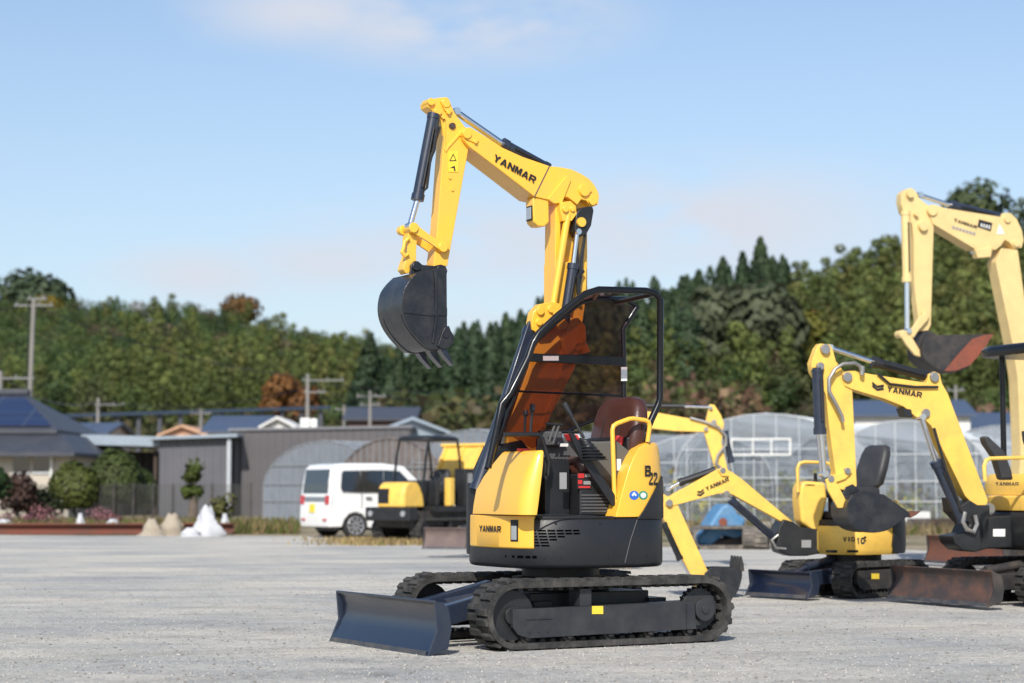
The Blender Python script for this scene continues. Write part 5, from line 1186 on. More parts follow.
MB().prism(DS, DS.tr([(618, 470), (616, 440), (622, 420), (636, 410), (656.7, 412.5), (689, 418.4), (709, 422), (707, 432), (675, 431), (651.4, 428.5), (644, 432), (640, 445), (638, 470)], .1), -.03, .1).build('boom', 'yellow_used', dx_, bevel=.008)
MB().prism(DS, DS.tr([(710, 404), (714.6, 405), (721, 415), (724, 423), (721.5, 442), (727, 467), (727, 480), (718, 480), (712, 458), (704, 431.6), (706.5, 417.6)], .08), -.01, .08).build('arm', 'yellow_used', dx_, bevel=.008)
pins(dx_, DS, 'steel', ((714, 422, .035), (706, 429, .03), (711, 408, .025), (722, 470, .03)), -.04, .12)
ram(dx_, DS, (630, 406), (684, 406.5), (709, 407.2), .05, .034, 'black'); ram(dx_, DS, (725, 432), (731, 462), (733, 476), .05, .042, 'navy')
MB().tube(trace(DS, [(690, 418), (705, 422), (718, 427), (726, 436), (726, 445), (718, 455), (716, 464), (722, 469)], .12), .02, 8).build('hydraulic_hose', 'steel', dx_)
MB().prism(DS, DS.tr([(718, 479), (727, 476), (736, 480), (742, 490), (738, 497), (728, 494), (722, 487)], .1), -.15, .15).build('bucket', 'bucket_black', dx_, bevel=.01)
DD = Fr(gx(446, 31)+.20, 31.6, 70)
b_ = dozer_blade(dx_, DD, .62, .36, .14, .46, 'brown_blade', -.4, .15, 'black_used')
MB().hexa([Vector(p) for p in ((gx(470, 30.4), 30.5, .2), (gx(500, 28), 28, .2), (gx(505, 28), 28.3, .2), (gx(475, 30.4), 30.9, .2), (gx(470, 30.4), 30.5, .3), (gx(500, 28), 28, .3), (gx(505, 28), 28.3, .3), (gx(475, 30.4), 30.9, .3))]).build('push_arm', 'black_used', b_)
# ================================================================== CARRIER (crawler dump truck)
EF = Fr(gx(434, 41.4), 41.8, 52)
ex = thing_fr('crawler_dumper', 'yellow crawler dump carrier with flat black canopy and raised tipping bed beside the white van', 'dump carrier', EF)
E_ = lambda pts, y: EF.tr(pts, y)
track(ex, EF, 1.25, .48, .38, .66, out=1, mat='rubber', pitch=.10); track(ex, EF, 1.25, .48, -.66, -.38, out=-1, mat='rubber', pitch=.11)
MB().box(EF, -1.4, 1.25, -.5, .5, .30, .62).build('chassis', 'black_used', ex, bevel=.01)
MB().box(EF, 1.22, 1.50, -.60, .60, .42, .70).box(EF, 1.12, 1.218, -.45, .45, .28, .5).build('bumper', 'black', ex, bevel=.03)
for y in (-.44, .44): MB().tube([EF.P(1.49, y, .57), EF.P(1.52, y, .57)], .06, 14).build('headlight', 'lens', ex)
lo = []
for z, xf, xb in ((.70, 1.42, .75), (.95, 1.42, .80), (1.10, 1.38, .88), (1.18, 1.30, .95), (1.21, 1.22, 1.0)):
    lo.append([EF.P(x, y, z) for x, y in ((xf, .31), (xf-.06, .37), (xb, .37), (xb, -.37), (xf-.06, -.37), (xf, -.31))])
hd = MB().loft(lo).build('hood', 'yellow_used', ex, bevel=.03, seg=3)
MB().box(EF, 1.41, 1.435, -.30, -.02, .78, 1.08).build('radiator_grille', 'ink', hd)
MB().box(EF, -.65, .75, -.62, .62, .60, .72).build('platform', 'black', ex, bevel=.01)
seat_at(ex, EF, .0, .0, 1.0, 'seat_black', .22, .45); MB().box(EF, -.2, .2, -.2, .2, .72, .95).build('seat_base', 'black', ex)
MB().box(EF, .42, .52, -.4, .5, .72, 1.25).build('dashboard', 'black', ex, bevel=.03)
MB().box(EF, -.60, -.28, .30, .60, .72, 1.50).build('engine_box', 'black', ex, bevel=.02); MB().box(EF, -.52, -.36, .602, .61, 1.05, 1.40).build('label', 'label_grey', ex)
MB().box(EF, .0, .16, .40, .55, .72, 1.30).build('side_panel', 'yellow_used', ex, bevel=.02)
MB().tube([EF.P(.32, .25, 1.2), EF.P(.22, .22, 1.32)], .02, 8).tube([EF.P(.22, .22+.17*math.cos(a/8*6.283), 1.32+.12*math.sin(a/8*6.283)) for a in range(9)], .014, 6).build('steering_wheel', 'black', ex)
for (x, y, xt) in ((.85, .40, .66), (.85, -.40, .66), (-.42, .40, -.26), (-.42, -.40, -.26)):
    MB().tube([EF.P(x, y, .7 if x < 0 else 1.0), EF.P((x+xt)/2, y, 1.7), EF.P(xt, y, 2.08)], .026, 8).build('canopy_post', 'gloss_black', ex)
lo = [[EF.P(x, y, z) for x, y in sup(a*.58, a*.50, 4, 32, .20)] for z, a in ((2.06, .99), (2.08, 1), (2.13, .99), (2.17, .85), (2.18, .5))]
MB().loft(lo).build('canopy_roof', 'black_plastic', ex, angle=50)
# tipping bed, raised at the front
bed = MB(); a0 = R(28)
def BP(s_, w, h_): return EF.P(-1.62+s_*math.cos(a0)+(-h_)*math.sin(a0)*1.0, w, .75+s_*math.sin(a0)+h_*math.cos(a0))
def bbox(mb, s0, s1, w0, w1, h0, h1): mb.hexa([BP(s0, w0, h0), BP(s1, w0, h0), BP(s1, w1, h0), BP(s0, w1, h0), BP(s0, w0, h1), BP(s1, w0, h1), BP(s1, w1, h1), BP(s0, w1, h1)])
bbox(bed, -.1, 1.1, -.62, .62, 0, .04); bbox(bed, -.1, 1.1, .585, .62, .041, .60); bbox(bed, -.1, 1.1, -.62, -.585, .041, .60); bbox(bed, 1.06, 1.12, -.584, .584, .041, .78)
for k in (0, .35, .7, 1.0): bbox(bed, k, k+.07, .621, .66, .0, .62)
for k in (-.5, 0, .45): bbox(bed, 1.121, 1.17, k-.03, k+.03, .02, .76)
bbox(bed, 1.03, 1.18, -.64, .66, .78, .84)
bed.build('tipping_bed', 'yellow_used', ex, bevel=.008)
MB().tube([EF.P(-.6, 0, .6), EF.P(-.95, 0, 1.2)], .05, 10).build('hydraulic_cylinder', 'steel', ex)
# ================================================================== VAN
VF = Fr(gx(312, 43.6), 43.6, 180); VO = at(329, 534, 43.4)
ang = 32     # rear faces towards the camera and left; the van drives away to the right
fw = Vector((math.cos(R(ang)), math.sin(R(ang)), 0)); lf = Vector((-fw.y, fw.x, 0)); rt = -lf
VF = Fr(0, 0, 0); VF.f = fw; VF.l = lf; VF.o = Vector((VO.x, VO.y, 0))-rt*.735+fw*0    # origin: middle of the rear bumper on the ground
van = thing_fr('parked_van', 'white boxy minivan with yellow number plate parked beside the dump carrier', 'van', VF)
hw = .735
prof = [(.02, .24), (.0, .45), (.02, .85), (.05, 1.20), (.10, 1.52), (.18, 1.60), (.42, 1.635), (1.35, 1.64), (1.90, 1.58), (2.40, 1.12), (2.80, .95), (2.95, .80), (2.98, .40), (2.94, .22), (2.65, .22), (2.60, .40), (2.48, .52), (2.32, .55), (2.16, .52), (2.04, .40), (2.00, .22), (.98, .22), (.94, .40), (.82, .52), (.66, .56), (.50, .52), (.38, .40), (.34, .24)]
bd = MB()
def vw(z): return hw-(.0 if z < .85 else (z-.85)*.13)-(.03 if z < .3 else 0)
n = len(prof)
vs = [VF.P(x, vw(z), z) for x, z in prof]+[VF.P(x, -vw(z), z) for x, z in prof]
bd.add(vs, [tuple(range(n)), tuple(range(n, 2*n))]+[(i, (i+1) % n, n+(i+1) % n, n+i) for i in range(n)])
body = bd.build('body', 'car_white', van, bevel=.035, seg=3)
def vquad(name, pts, mat, off=.006, parent=van):
    """panel on the right side; pts (x,z)"""
    mb = MB(); a = [VF.P(x, -vw(z)-off, z) for x, z in pts]; b_ = [VF.P(x, -vw(z)+.01, z) for x, z in pts]; k = len(pts)
    mb.add(a+b_, [tuple(range(k)), tuple(range(k, 2*k))]+[(i, (i+1) % k, k+(i+1) % k, k+i) for i in range(k)]); return mb.build(name, mat, parent)
for pts in (((.33, 1.02), (.30, 1.10), (.34, 1.42), (.38, 1.47), (.795, 1.48), (.795, 1.0)), ((.805, 1.0), (.805, 1.48), (1.36, 1.49), (1.36, 1.0)), ((1.37, 1.0), (1.37, 1.49), (1.78, 1.47), (2.12, 1.14), (2.15, 1.0))):
    vquad('side_window', pts, 'car_glass')
for x0 in (.80, 1.37, 2.10):
    vquad('door_seam', [(x0, .30), (x0, .98), (x0+.012, .98), (x0+.012, .30)], 'car_trim', .002)
for x0 in (.90, 1.48): vquad('door_handle', [(x0, .86), (x0, .90), (x0+.14, .90), (x0+.14, .86)], 'car_trim', .02)
def rearp(name, y0, y1, z0, z1, mat, off=.012, parent=van):
    def rx(z):
        for i in range(1, 5):
            if prof[i][1] <= z <= prof[i+1][1]: return prof[i][0]+(prof[i+1][0]-prof[i][0])*(z-prof[i][1])/(prof[i+1][1]-prof[i][1])
        return .0
    return MB().hexa([VF.P(rx(z)+d, y, z) for z in (z0, z1) for d, y in ((-off, y0), (-off, y1), (.03, y1), (.03, y0))]).build(name, mat, parent)
rearp('rear_window', -.60, .60, .98, 1.19, 'car_glass'); rearp('rear_window', -.58, .58, 1.191, 1.50, 'car_glass'); rearp('garnish', -.50, .50, .80, .90, 'car_trim')
rearp('number_plate', -.02, .22, .56, .74, 'label_yellow', .02)
for s_ in (-1, 1): rearp('tail_light', min(s_*.52, s_*.70), max(s_*.52, s_*.70), .74, .93, 'tail_red', .02)
rearp('rear_reflector', -.60, -.45, .38, .42, 'tail_red', .02); rearp('rear_reflector', .45, .60, .38, .42, 'tail_red', .02)
MB().tube([VF.P(.02, -.05, .98), VF.P(.06, .25, 1.12)], .01, 6).build('wiper', 'black', van)
for x0 in (.66, 2.32):
    for s_ in (-1, 1):
        y0, y1 = s_*(hw-.20), s_*(hw-.015)
        w_ = MB().tube([VF.P(x0, y0, .275), VF.P(x0, y0+(y1-y0)*.1, .275), VF.P(x0, y0+(y1-y0)*.9, .275), VF.P(x0, y1, .275)], .275, 28).build('wheel', 'tyre', van, bevel=.02)
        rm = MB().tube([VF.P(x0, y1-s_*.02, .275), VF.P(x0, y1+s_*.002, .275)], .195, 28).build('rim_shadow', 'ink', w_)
        sp = MB()
        for k in range(9):
            t = 2*math.pi*k/9; c_, n_ = math.cos(t), math.sin(t)
            sp.hexa([VF.P(x0+c_*r_+n_*ww, yy, .275+n_*r_-c_*ww) for yy in (y1+s_*.003, y1+s_*.016) for r_, ww in ((.03, -.016), (.18, -.022), (.18, .022), (.03, .016))])
        sp.tube([VF.P(x0+.19*math.cos(t/20*6.283), y1+s_*.006, .275+.19*math.sin(t/20*6.283)) for t in range(21)], .012, 6, cap=False)
        sp.build('rim', 'alloy', w_)
MB().box(VF, .3, 2.7, -hw+.2, hw-.2, .16, .26).build('underbody', 'ink', van)
# windscreen
MB().hexa([VF.P(1.95, -.58, 1.53), VF.P(1.95, .58, 1.53), VF.P(2.39, .62, 1.15), VF.P(2.39, -.62, 1.15), VF.P(1.97, -.58, 1.55), VF.P(1.97, .58, 1.55), VF.P(2.41, .62, 1.17), VF.P(2.41, -.62, 1.17)]).build('windscreen', 'car_glass', van)
# ================================================================== BLUE MACHINE COWL AND LOOSE CRAWLER
KF = Fr(gx(725, 36), 36, 10)
bl2 = thing_fr('dumper', 'old blue machine with rounded cowl and dusty loose crawlers behind the stretched out boom', 'machine', KF)
MB().prism(KF, KF.tr([(697, 545), (699, 536), (707, 529), (716, 514), (722, 506), (728, 503), (735, 508), (738, 514), (747, 519), (744, 527), (752, 533), (736, 539), (724, 535), (712, 546)], .3), -.35, .3).build('cowl', 'blue_tarp', bl2, bevel=.08, seg=4)
MB().prism(KF, KF.tr(ring(723, 522, 4.2, 12), .31), .29, .32).build('lamp_hole', 'rust_red', bl2)
MB().prism(KF, KF.tr([(700, 545), (752, 534), (768, 544), (765, 549), (702, 549)], .25), -.5, .25).build('chassis', 'black_used', bl2, bevel=.02)
track(bl2, Fr(KF.o.x-.1, 35.6, 14), .65, .42, -.15, .25, out=1, mat='rubber_light', pitch=.09, detail=False)
track(bl2, Fr(gx(756, 35.4), 35.4, 75), .32, .40, -.22, .22, out=1, mat='rubber_light', pitch=.09, detail=False)
# ================================================================== GREENHOUSES
def tunnel(label, u, Y, w, h, length, head, mat='plastic_film', wall=.9, rib=.8, old=False, clear=False, ex=.85):
    """arched greenhouse: near gable centred at (u, Y), axis runs away turned head degrees to the right"""
    t = R(head); fr = Fr(0, 0, 0); fr.f = Vector((math.sin(t), math.cos(t), 0)); fr.l = Vector((math.cos(t), -math.sin(t), 0)); fr.o = Vector((gx(u, Y), Y, 0))
    th = thing_fr('greenhouse', label, 'greenhouse', fr, 'arched greenhouses along the back of the yard')
    arch = [(-w, 0), (-w, wall)]+[(-w*math.cos(math.pi*i/14), wall+(h-wall)*math.sin(math.pi*i/14)**ex) for i in range(1, 14)]+[(w, wall), (w, 0)]
    k = len(arch)
    MB().loft([[fr.P(x, y, z) for y, z in arch] for x in (0, length)], cap=False, closed=False).build('film', mat, th, angle=60)
    MB().add([fr.P(.01, y, z) for y, z in arch], [tuple(range(k))]).build('gable_film', 'plastic_clear' if clear else mat, th)
    rb = MB(); nr = int(length/rib)
    for i in range(nr+1): rb.tube([fr.P(length*i/nr, y*1.004, z*1.004) for y, z in arch], .022 if not old else .035, 5)
    for j in (1, 4, 8, 12, 15): rb.tube([fr.P(0, arch[j][0]*1.01, arch[j][1]*1.01), fr.P(length, arch[j][0]*1.01, arch[j][1]*1.01)], .02, 5)
    rb.build('ribs', 'frame_white' if clear else 'frame_old' if not old else 'net_dark', th)
    gf = MB()
    for y in np.linspace(-w*.86, w*.86, 8 if clear else 16):
        zt = wall+(h-wall)*max(0, 1-(y/w)**2)**(ex/2); gf.box(fr, -.03, .0, y-.012, y+.012, 0, zt)
    for z in (wall*.55, wall, wall+(h-wall)*.45):
        ww = w*.99 if z <= wall else w*math.sqrt(1-((z-wall)/(h-wall))**(2/ex)); gf.box(fr, -.045, -.031, -ww, ww, z-.016, z+.016)
    gf.build('gable_frame', 'frame_white' if clear else 'frame_old', th)
    return th, fr
tunnel('leftmost greenhouse, a low arched tunnel with streaked grey film beside the dark grey shed', 322, 66, 3.0, 2.65, 9, 44, 'plastic_old', 1.25, .5, ex=1.15)
tunnel('arched tunnel with brownish ribbed netting on its roof right behind the white van', 390, 62.5, 2.7, 2.65, 9, 46, 'net_dark', 1.0, .45, old=True, ex=1.1)
tunnel('pale arched tunnel rising behind the dump carrier', 470, 60, 2.9, 2.85, 11, 44, 'plastic_old', 1.1, .5, ex=1.1)
tunnel('clear arched greenhouse half hidden by the handrail of the main excavator', 700, 60, 2.2, 2.7, 15, 20, 'plastic_film', 1.2, .5, clear=True)
g1, f1 = tunnel('wide clear greenhouse with an open white vent window above its door', 765, 58, 2.75, 3.25, 16, 22, 'plastic_film', 1.4, .5, clear=True)
# vent window propped open
vv = MB()
a, b_, z0, z1 = -1.0, .8, 2.05, 2.55
for (y0, y1, q0, q1) in ((a, b_, z0, z0+.05), (a, b_, z1-.05, z1), (a, a+.05, z0+.051, z1-.051), (b_-.05, b_, z0+.051, z1-.051), (-.35, -.31, z0+.051, z1-.051), (.2, .24, z0+.051, z1-.051)): vv.box(f1, -.16, -.10, y0, y1, q0, q1)
vv.build('vent_window', 'label_white', g1)
tunnel('greenhouse with milky arched roof between the two booms on the right', 905, 58, 2.35, 3.05, 18, 20, 'plastic_film', 1.3, .5, clear=True)
tunnel('rightmost greenhouse with arched pale roof behind the canopy excavator', 1010, 60, 2.6, 3.0, 18, 20, 'plastic_film', 1.3, .7)
tunnel('greenhouse with darker rib shadows behind the small excavator seat', 845, 63, 2.0, 2.85, 15, 20, 'plastic_old', 1.2, .5)
# ================================================================== BUILDINGS
def wframe(u, Y, head=0):
    fr = Fr(0, 0, 180); t = R(head); fr.f = Vector((math.cos(t), math.sin(t), 0)); fr.l = Vector((-math.sin(t), math.cos(t), 0)); fr.o = Vector((gx(u, Y), Y, 0)); return fr
def gable_house(name, label, u0, u1, Y, depth, v_eave, v_ridge, wall, roof, head=0, ridge='x', over=.35, windows=(), cat='building', roof_extra=None, group=None):
    fr = wframe(u0, Y, head); W_ = gx(u1, Y)-gx(u0, Y); ze = hz(v_eave, Y); zr = hz(v_ridge, Y if ridge == 'y' else Y+depth/2)
    th = thing_fr(name, label, cat, fr, group)
    MB().box(fr, 0, W_, 0, depth, -.1, ze).build('wall', wall, th)
    mb = MB(); o = over
    if ridge == 'x':
        sec = [(-o, ze-.05), (depth/2, zr), (depth+o, ze-.05), (depth+o, ze+.08), (depth/2, zr+.14), (-o, ze+.08)]
        mb.loft([[fr.P(x, y, z) for y, z in sec] for x in (-o, W_+o)])
        MB().add([fr.P(.02, 0, ze), fr.P(.02, depth/2, zr), fr.P(.02, depth, ze), fr.P(W_-.02, 0, ze), fr.P(W_-.02, depth/2, zr), fr.P(W_-.02, depth, ze)], [(0, 1, 2), (3, 4, 5), (0, 1, 4, 3), (1, 2, 5, 4)]).build('gable', wall, th)
    else:
        sec = [(-o, ze-.05), (W_/2, zr), (W_+o, ze-.05), (W_+o, ze+.08), (W_/2, zr+.14), (-o, ze+.08)]
        mb.loft([[fr.P(x, y, z) for x, z in sec] for y in (-o, depth+o)])
        MB().add([fr.P(0, .01, ze), fr.P(W_/2, .01, zr), fr.P(W_, .01, ze), fr.P(0, depth-.02, ze), fr.P(W_/2, depth-.02, zr), fr.P(W_, depth-.02, ze)], [(0, 1, 2), (3, 4, 5), (0, 1, 4, 3), (1, 2, 5, 4)]).build('gable', wall, th)
    mb.build('roof', roof, th)
    for (x0, x1, z0, z1) in windows:
        w_ = MB()
        for (a, b_, c_, d_) in ((x0, x1, z0, z0+.06), (x0, x1, z1-.06, z1), (x0, x0+.06, z0+.061, z1-.061), (x1-.06, x1, z0+.061, z1-.061), ((x0+x1)/2-.03, (x0+x1)/2+.03, z0+.061, z1-.061)): w_.box(fr, a, b_, -.05, -.003, c_, d_)
        ww = w_.build('window', 'frame_white', th); MB().box(fr, x0+.03, x1-.03, -.02, -.004, z0+.03, z1-.03).build('pane', 'car_glass', ww)
    return th, fr
# house with the solar roof: two-tier roof
HY = 74; hf = wframe(-160, HY, 0); G0 = gx(-160, HY)
sh = thing_fr('tiled_house', 'tiled house at the left edge with blue solar panels on its upper roof', 'house', hf)
Wd = gx(75, HY)-G0; z1 = hz(453, HY); z2 = hz(434, HY+1.5); z3 = hz(394, HY+5.5)
MB().box(hf, .3, Wd-.3, .5, 11, -.1, z1+.1).build('wall', 'plaster', sh)
MB().box(hf, .8, Wd-1.7, 2.3, 9, z1+.1, z2+.12).build('upper_wall', 'plaster', sh)
MB().loft([[hf.P(x, y, z) for x, y in ((a, c_), (Wd-q, c_), (Wd-q, 11.5-c_), (a, 11.5-c_))] for a, q, c_, z in ((-.25, -.05, -.25, z1-.12), (-.25, -.05, -.25, z1+.02), (.6, .75, 1.5, z2), (.7, 1.1, 2.0, z2-.1))]).build('lower_roof', 'roof_tile', sh)
xe = gx(57, HY+1.4)-G0; xt = gx(27, HY+5.5)-G0
rf = MB().loft([[hf.P(x, y, z) for x, y in ((.2+a, 1.4+c_), (xe+(xt-xe)*q, 1.4+c_), (xe+(xt-xe)*q, 10-c_), (.2+a, 10-c_))] for a, q, c_, z in ((0, 0, 0, z2+.02), (0, 0, 0, z2+.16), (1.9, .97, 4.0, z3-.12), (2.0, 1.0, 4.2, z3))]).build('roof', 'roof_tile', sh)
MB().box(hf, 2.1, xt+.05, 5.45, 5.85, z3-.03, z3+.2).build('ridge_cap', 'roof_tile', rf, bevel=.05)
def RP(s_, x, up=.06): return hf.P(x, 1.4+4.0*s_, z2+.16+(z3-.12-z2-.16)*s_+up)
for j in range(3):
    s0, s1 = .06+.30*j, .34+.30*j
    xa0, xa1 = .4+1.7*s0, .4+1.7*s1; xb0, xb1 = xe-.15+(xt-xe)*s0, xe-.15+(xt-xe)*s1
    MB().hexa([RP(s0, xa0), RP(s0, xb0), RP(s1, xb1), RP(s1, xa1), RP(s0, xa0, .1), RP(s0, xb0, .1), RP(s1, xb1, .1), RP(s1, xa1, .1)]).build('solar_panel', 'solar', rf)
for (a, b_) in ((gx(10, HY)-G0, gx(28, HY)-G0), (gx(30, HY)-G0, gx(49, HY)-G0)):
    w_ = MB().box(hf, a, b_, .44, .497, 1.65, 1.72).box(hf, a, b_, .44, .497, 2.28, 2.35).build('window', 'frame_white', sh)
    MB().box(hf, a+.03, b_-.03, .46, .498, 1.721, 2.279).build('pane', 'car_glass', w_)
MB().tube([hf.P(gx(50, HY)-G0, .35, 0), hf.P(gx(50, HY)-G0, .35, z1)], .05, 6).build('downpipe', 'label_white', sh)
# awning roof shed and dark grey sheet shed
def shed(name, label, u0, u1, Y, depth, v0, v1, wall, roof, head=0, over=.4, th_=.16, open_front=False):
    fr = wframe(u0, Y, head); W_ = gx(u1, Y)-gx(u0, Y); za, zb_ = hz(v0, Y), hz(v1, Y)
    t_ = thing_fr(name, label, 'shed', fr)
    if open_front:
        for x in (.1, W_/2, W_-.1): MB().box(fr, x-.06, x+.06, .1, .22, 0, za+(zb_-za)*x/W_-.1).build('post', 'wood_dark', t_)
        MB().box(fr, 0, W_, depth-.1, depth, 0, min(za, zb_)-.1).build('back_wall', wall, t_)
    else:
        MB().hexa([fr.P(0, 0, -.1), fr.P(W_, 0, -.1), fr.P(W_, depth, -.1), fr.P(0, depth, -.1), fr.P(0, 0, za), fr.P(W_, 0, zb_), fr.P(W_, depth, zb_), fr.P(0, depth, za)]).build('wall', wall, t_)
    MB().hexa([fr.P(-over, -over, za), fr.P(W_+over, -over, zb_), fr.P(W_+over, depth+over, zb_), fr.P(-over, depth+over, za), fr.P(-over, -over, za+th_), fr.P(W_+over, -over, zb_+th_), fr.P(W_+over, depth+over, zb_+th_), fr.P(-over, depth+over, za+th_)]).build('roof', roof, t_)
    return t_, fr
shed('carport', 'long low lean-to with pale grey roof between the tiled house and the dark shed', 72, 158, 80, 5, 444, 447, 'sheet_grey', 'roof_light', open_front=True, th_=.4)
t_, fr_ = shed('metal_shed', 'dark grey sheet metal shed with pale roof edge and white downpipe', 160, 229, 79, .9, 440, 437, 'sheet_grey', 'roof_light', th_=.12)
MB().tube([fr_.P(gx(230, 79)-gx(160, 79), -.15, 0), fr_.P(gx(230, 79)-gx(160, 79), -.15, hz(438, 79))], .09, 8).build('downpipe', 'frame_white', t_)
shed('warehouse', 'wide grey sheet clad warehouse with flat roof behind the left tunnels', 231, 410, 80.2, 12, 431, 428, 'sheet_warm', 'roof_grey', th_=.1, over=.1)
gable_house('barn', 'barn with pale blue grey gabled roof behind the dump carrier', 372, 452, 84, 9, 437, 420, 'roof_light', 'roof_light', ridge='y', head=8)
gable_house('house', 'house with dark blue roof showing behind the warehouse', 208, 262, 108, 8, 432, 418, 'plaster_white', 'roof_blue')
gable_house('house', 'small white gabled building peeking over the warehouse roof', 266, 290, 104, 6, 428, 419, 'plaster_white', 'plaster_white', ridge='y')
gable_house('house', 'dark brown roofed house behind the power pole near the left hill foot', 348, 412, 125, 9, 420, 409, 'house_brown', 'roof_tile')
gable_house('house', 'low house with dark blue roof just right of the solar panels', 58, 104, 112, 8, 434, 425, 'plaster', 'roof_blue')
gable_house('house', 'orange walled little house above the dark metal shed', 164, 202, 118, 7, 436, 427, 'plaster_orange', 'plaster_orange', ridge='y')
gable_house('hall', 'long white walled building with blue grey roof behind the arched boom', 855, 968, 100, 10, 416, 403, 'plaster_white', 'roof_blue', head=-6)
gable_house('house', 'low building with dark blue roof beside the canopy excavator post', 966, 1040, 104, 8, 430, 415, 'roof_blue', 'roof_blue')
HP = HR.P(810, .45); hfr = wframe(803.5, HP.y); hh = thing_fr('hut', 'tiny pale hut standing on the slope of the right hill', 'hut', hfr)
MB().box(hfr, 0, 1.6, 0, 1.6, HP.z-1.2, HP.z+1.3).build('wall', 'plaster_white', hh); MB().box(hfr, -.15, 1.75, -.2, 1.8, HP.z+1.301, HP.z+1.5).build('roof', 'roof_light', hh)
# white tank and boxes on the warehouse roof
tk = MB(); W1 = wframe(306, 89)
tk.box(W1, -.25, .16, 0, .6, hz(428, 89), hz(418, 89)); tk.box(W1, .19, .48, .1, .6, hz(428, 89), hz(418.5, 89))
tag(tk.build('rooftop_unit', 'label_white', None, bevel=.02), 'white boxes standing on the warehouse roof below the power pole', 'roof unit')
# ================================================================== POLES AND WIRES
def pole(label, u, Y, vt, arms, lean=0, r=.13, cat='utility pole', head=0):
    x = gx(u, Y); zt = hz(vt, Y); root = thing('utility_pole', label, cat, (x, Y, 0), 0)
    MB().tube([(x, Y, -.2), (x+lean*.5, Y, zt*.5), (x+lean, Y, zt)], r, 10, r1=r*.6).build('shaft', 'pole_concrete', root)
    for (dz, x0, x1) in arms:
        a = MB().hexa([Vector((x+lean+dx, Y+dy, zt-dz+q)) for q in (-.035, .035) for dx, dy in ((x0, -.05), (x1, -.05+head), (x1, .05+head), (x0, .05))]).build('crossarm', 'insulator', root)
        for k in (x0+.1, (x0+x1)/2+.25, x1-.1): MB().tube([(x+lean+k, Y, zt-dz+.04), (x+lean+k, Y, zt-dz+.17)], .035, 6).build('insulator', 'insulator', root)
    return root
p1_ = pole('tall leaning concrete utility pole left of the wooded hill above the solar roof', 26.5, 92, 299, ((.3, -.9, .9), (0, -.3, .6)), lean=.25, r=.15)
MB().tube([(gx(23.5, 91.8)+.1, 91.8, 3.5), (gx(23.5, 91.8)+.15, 91.8, hz(304, 92))], .03, 6).build('cable', 'black', p1_)
pole('utility pole with a side arm rising behind the grey warehouse', 307.5, 110, 374, ((.35, -.3, 2.0), (1.0, -.2, 1.0)), r=.14)
pole('short utility pole in front of the brown roofed house', 370, 115, 391, ((.3, -.8, .9), (.8, -.6, .6)), r=.13)
pole('slim utility pole between the solar roof and the grey shed', 98, 120, 398, ((.4, -.2, 1.6),), r=.15)
pole('pale utility pole behind the leftmost edge of the tiled roof', -.5, 82, 371, ((.3, -.6, 1.4),), r=.17)
pole('thin pole behind the canopy post at the right edge', 956, 112, 385, ((.3, -.5, .5),), r=.12)
pole('small far pole right of the warehouse roof unit', 344, 135, 405, ((.3, -.6, .6),), r=.12)
pole('small far pole in the middle of the blue rail', 201, 135, 409, ((.3, -.7, .7),), r=.12)
def wire(label, pts, r=.022, name='power_line'):
    q = []
    for i in range(len(pts)-1):
        a, b_ = at(*pts[i]), at(*pts[i+1])
        for k in range(8):
            t = k/8; p = a.lerp(b_, t); p.z -= 4*.6*t*(1-t); q.append(p)
    q.append(at(*pts[-1])); return tag(MB().tube(q, r, 4).build(name, 'black', None), label, 'cable')
wire('thin power line running from the tall left pole towards the warehouse pole', [(27, 303, 92), (307, 377, 110)])
wire('thin power line from the warehouse pole to the short pole', [(310, 378, 110), (371, 394, 115)])
wire('low cable crossing in front of the left hill above the roofs', [(-20, 408, 120), (201, 412, 135), (345, 408, 135)])
wire('cable running right from the short pole behind the large excavator', [(371, 394, 115), (620, 402, 150)])
wire('thin power line running from the warehouse pole out behind the large excavator', [(308, 383, 110), (640, 388, 160)])
wire('second thin power line between the warehouse pole and the short pole', [(304, 385, 110), (368, 398, 115)])
wire('slack cable running from the slim pole to the warehouse pole', [(99, 402, 120), (306, 388, 110)])
wire('thin power line leaving the tall left pole to the left', [(27, 303, 92), (-60, 292, 92)])
wire('cable from the tiled house pole to the slim pole', [(0, 376, 82), (97, 402, 120)])
# blue rail of the raised road at the foot of the hill
br_ = thing('guard_rail', 'long blue rail of a raised road running along the foot of the left hill', 'rail', (gx(45, 140), 140, 0))
a, b_ = at(40, 414, 140), at(330, 407, 150)
MB().hexa([a+Vector((0, 0, -.30)), b_+Vector((0, 0, -.15)), b_+Vector((0, .3, -.15)), a+Vector((0, .3, -.30)), a+Vector((0, 0, -.05)), b_+Vector((0, 0, .1)), b_+Vector((0, .3, .1)), a+Vector((0, .3, -.05))]).build('rail', 'blue_rail', br_)
for i in range(14):
    p = a.lerp(b_, (i+.5)/14); MB().box(W0, p.x-.15, p.x+.15, p.y+.35, p.y+.6, 0, p.z-.2).build('post', 'roof_tile', br_)
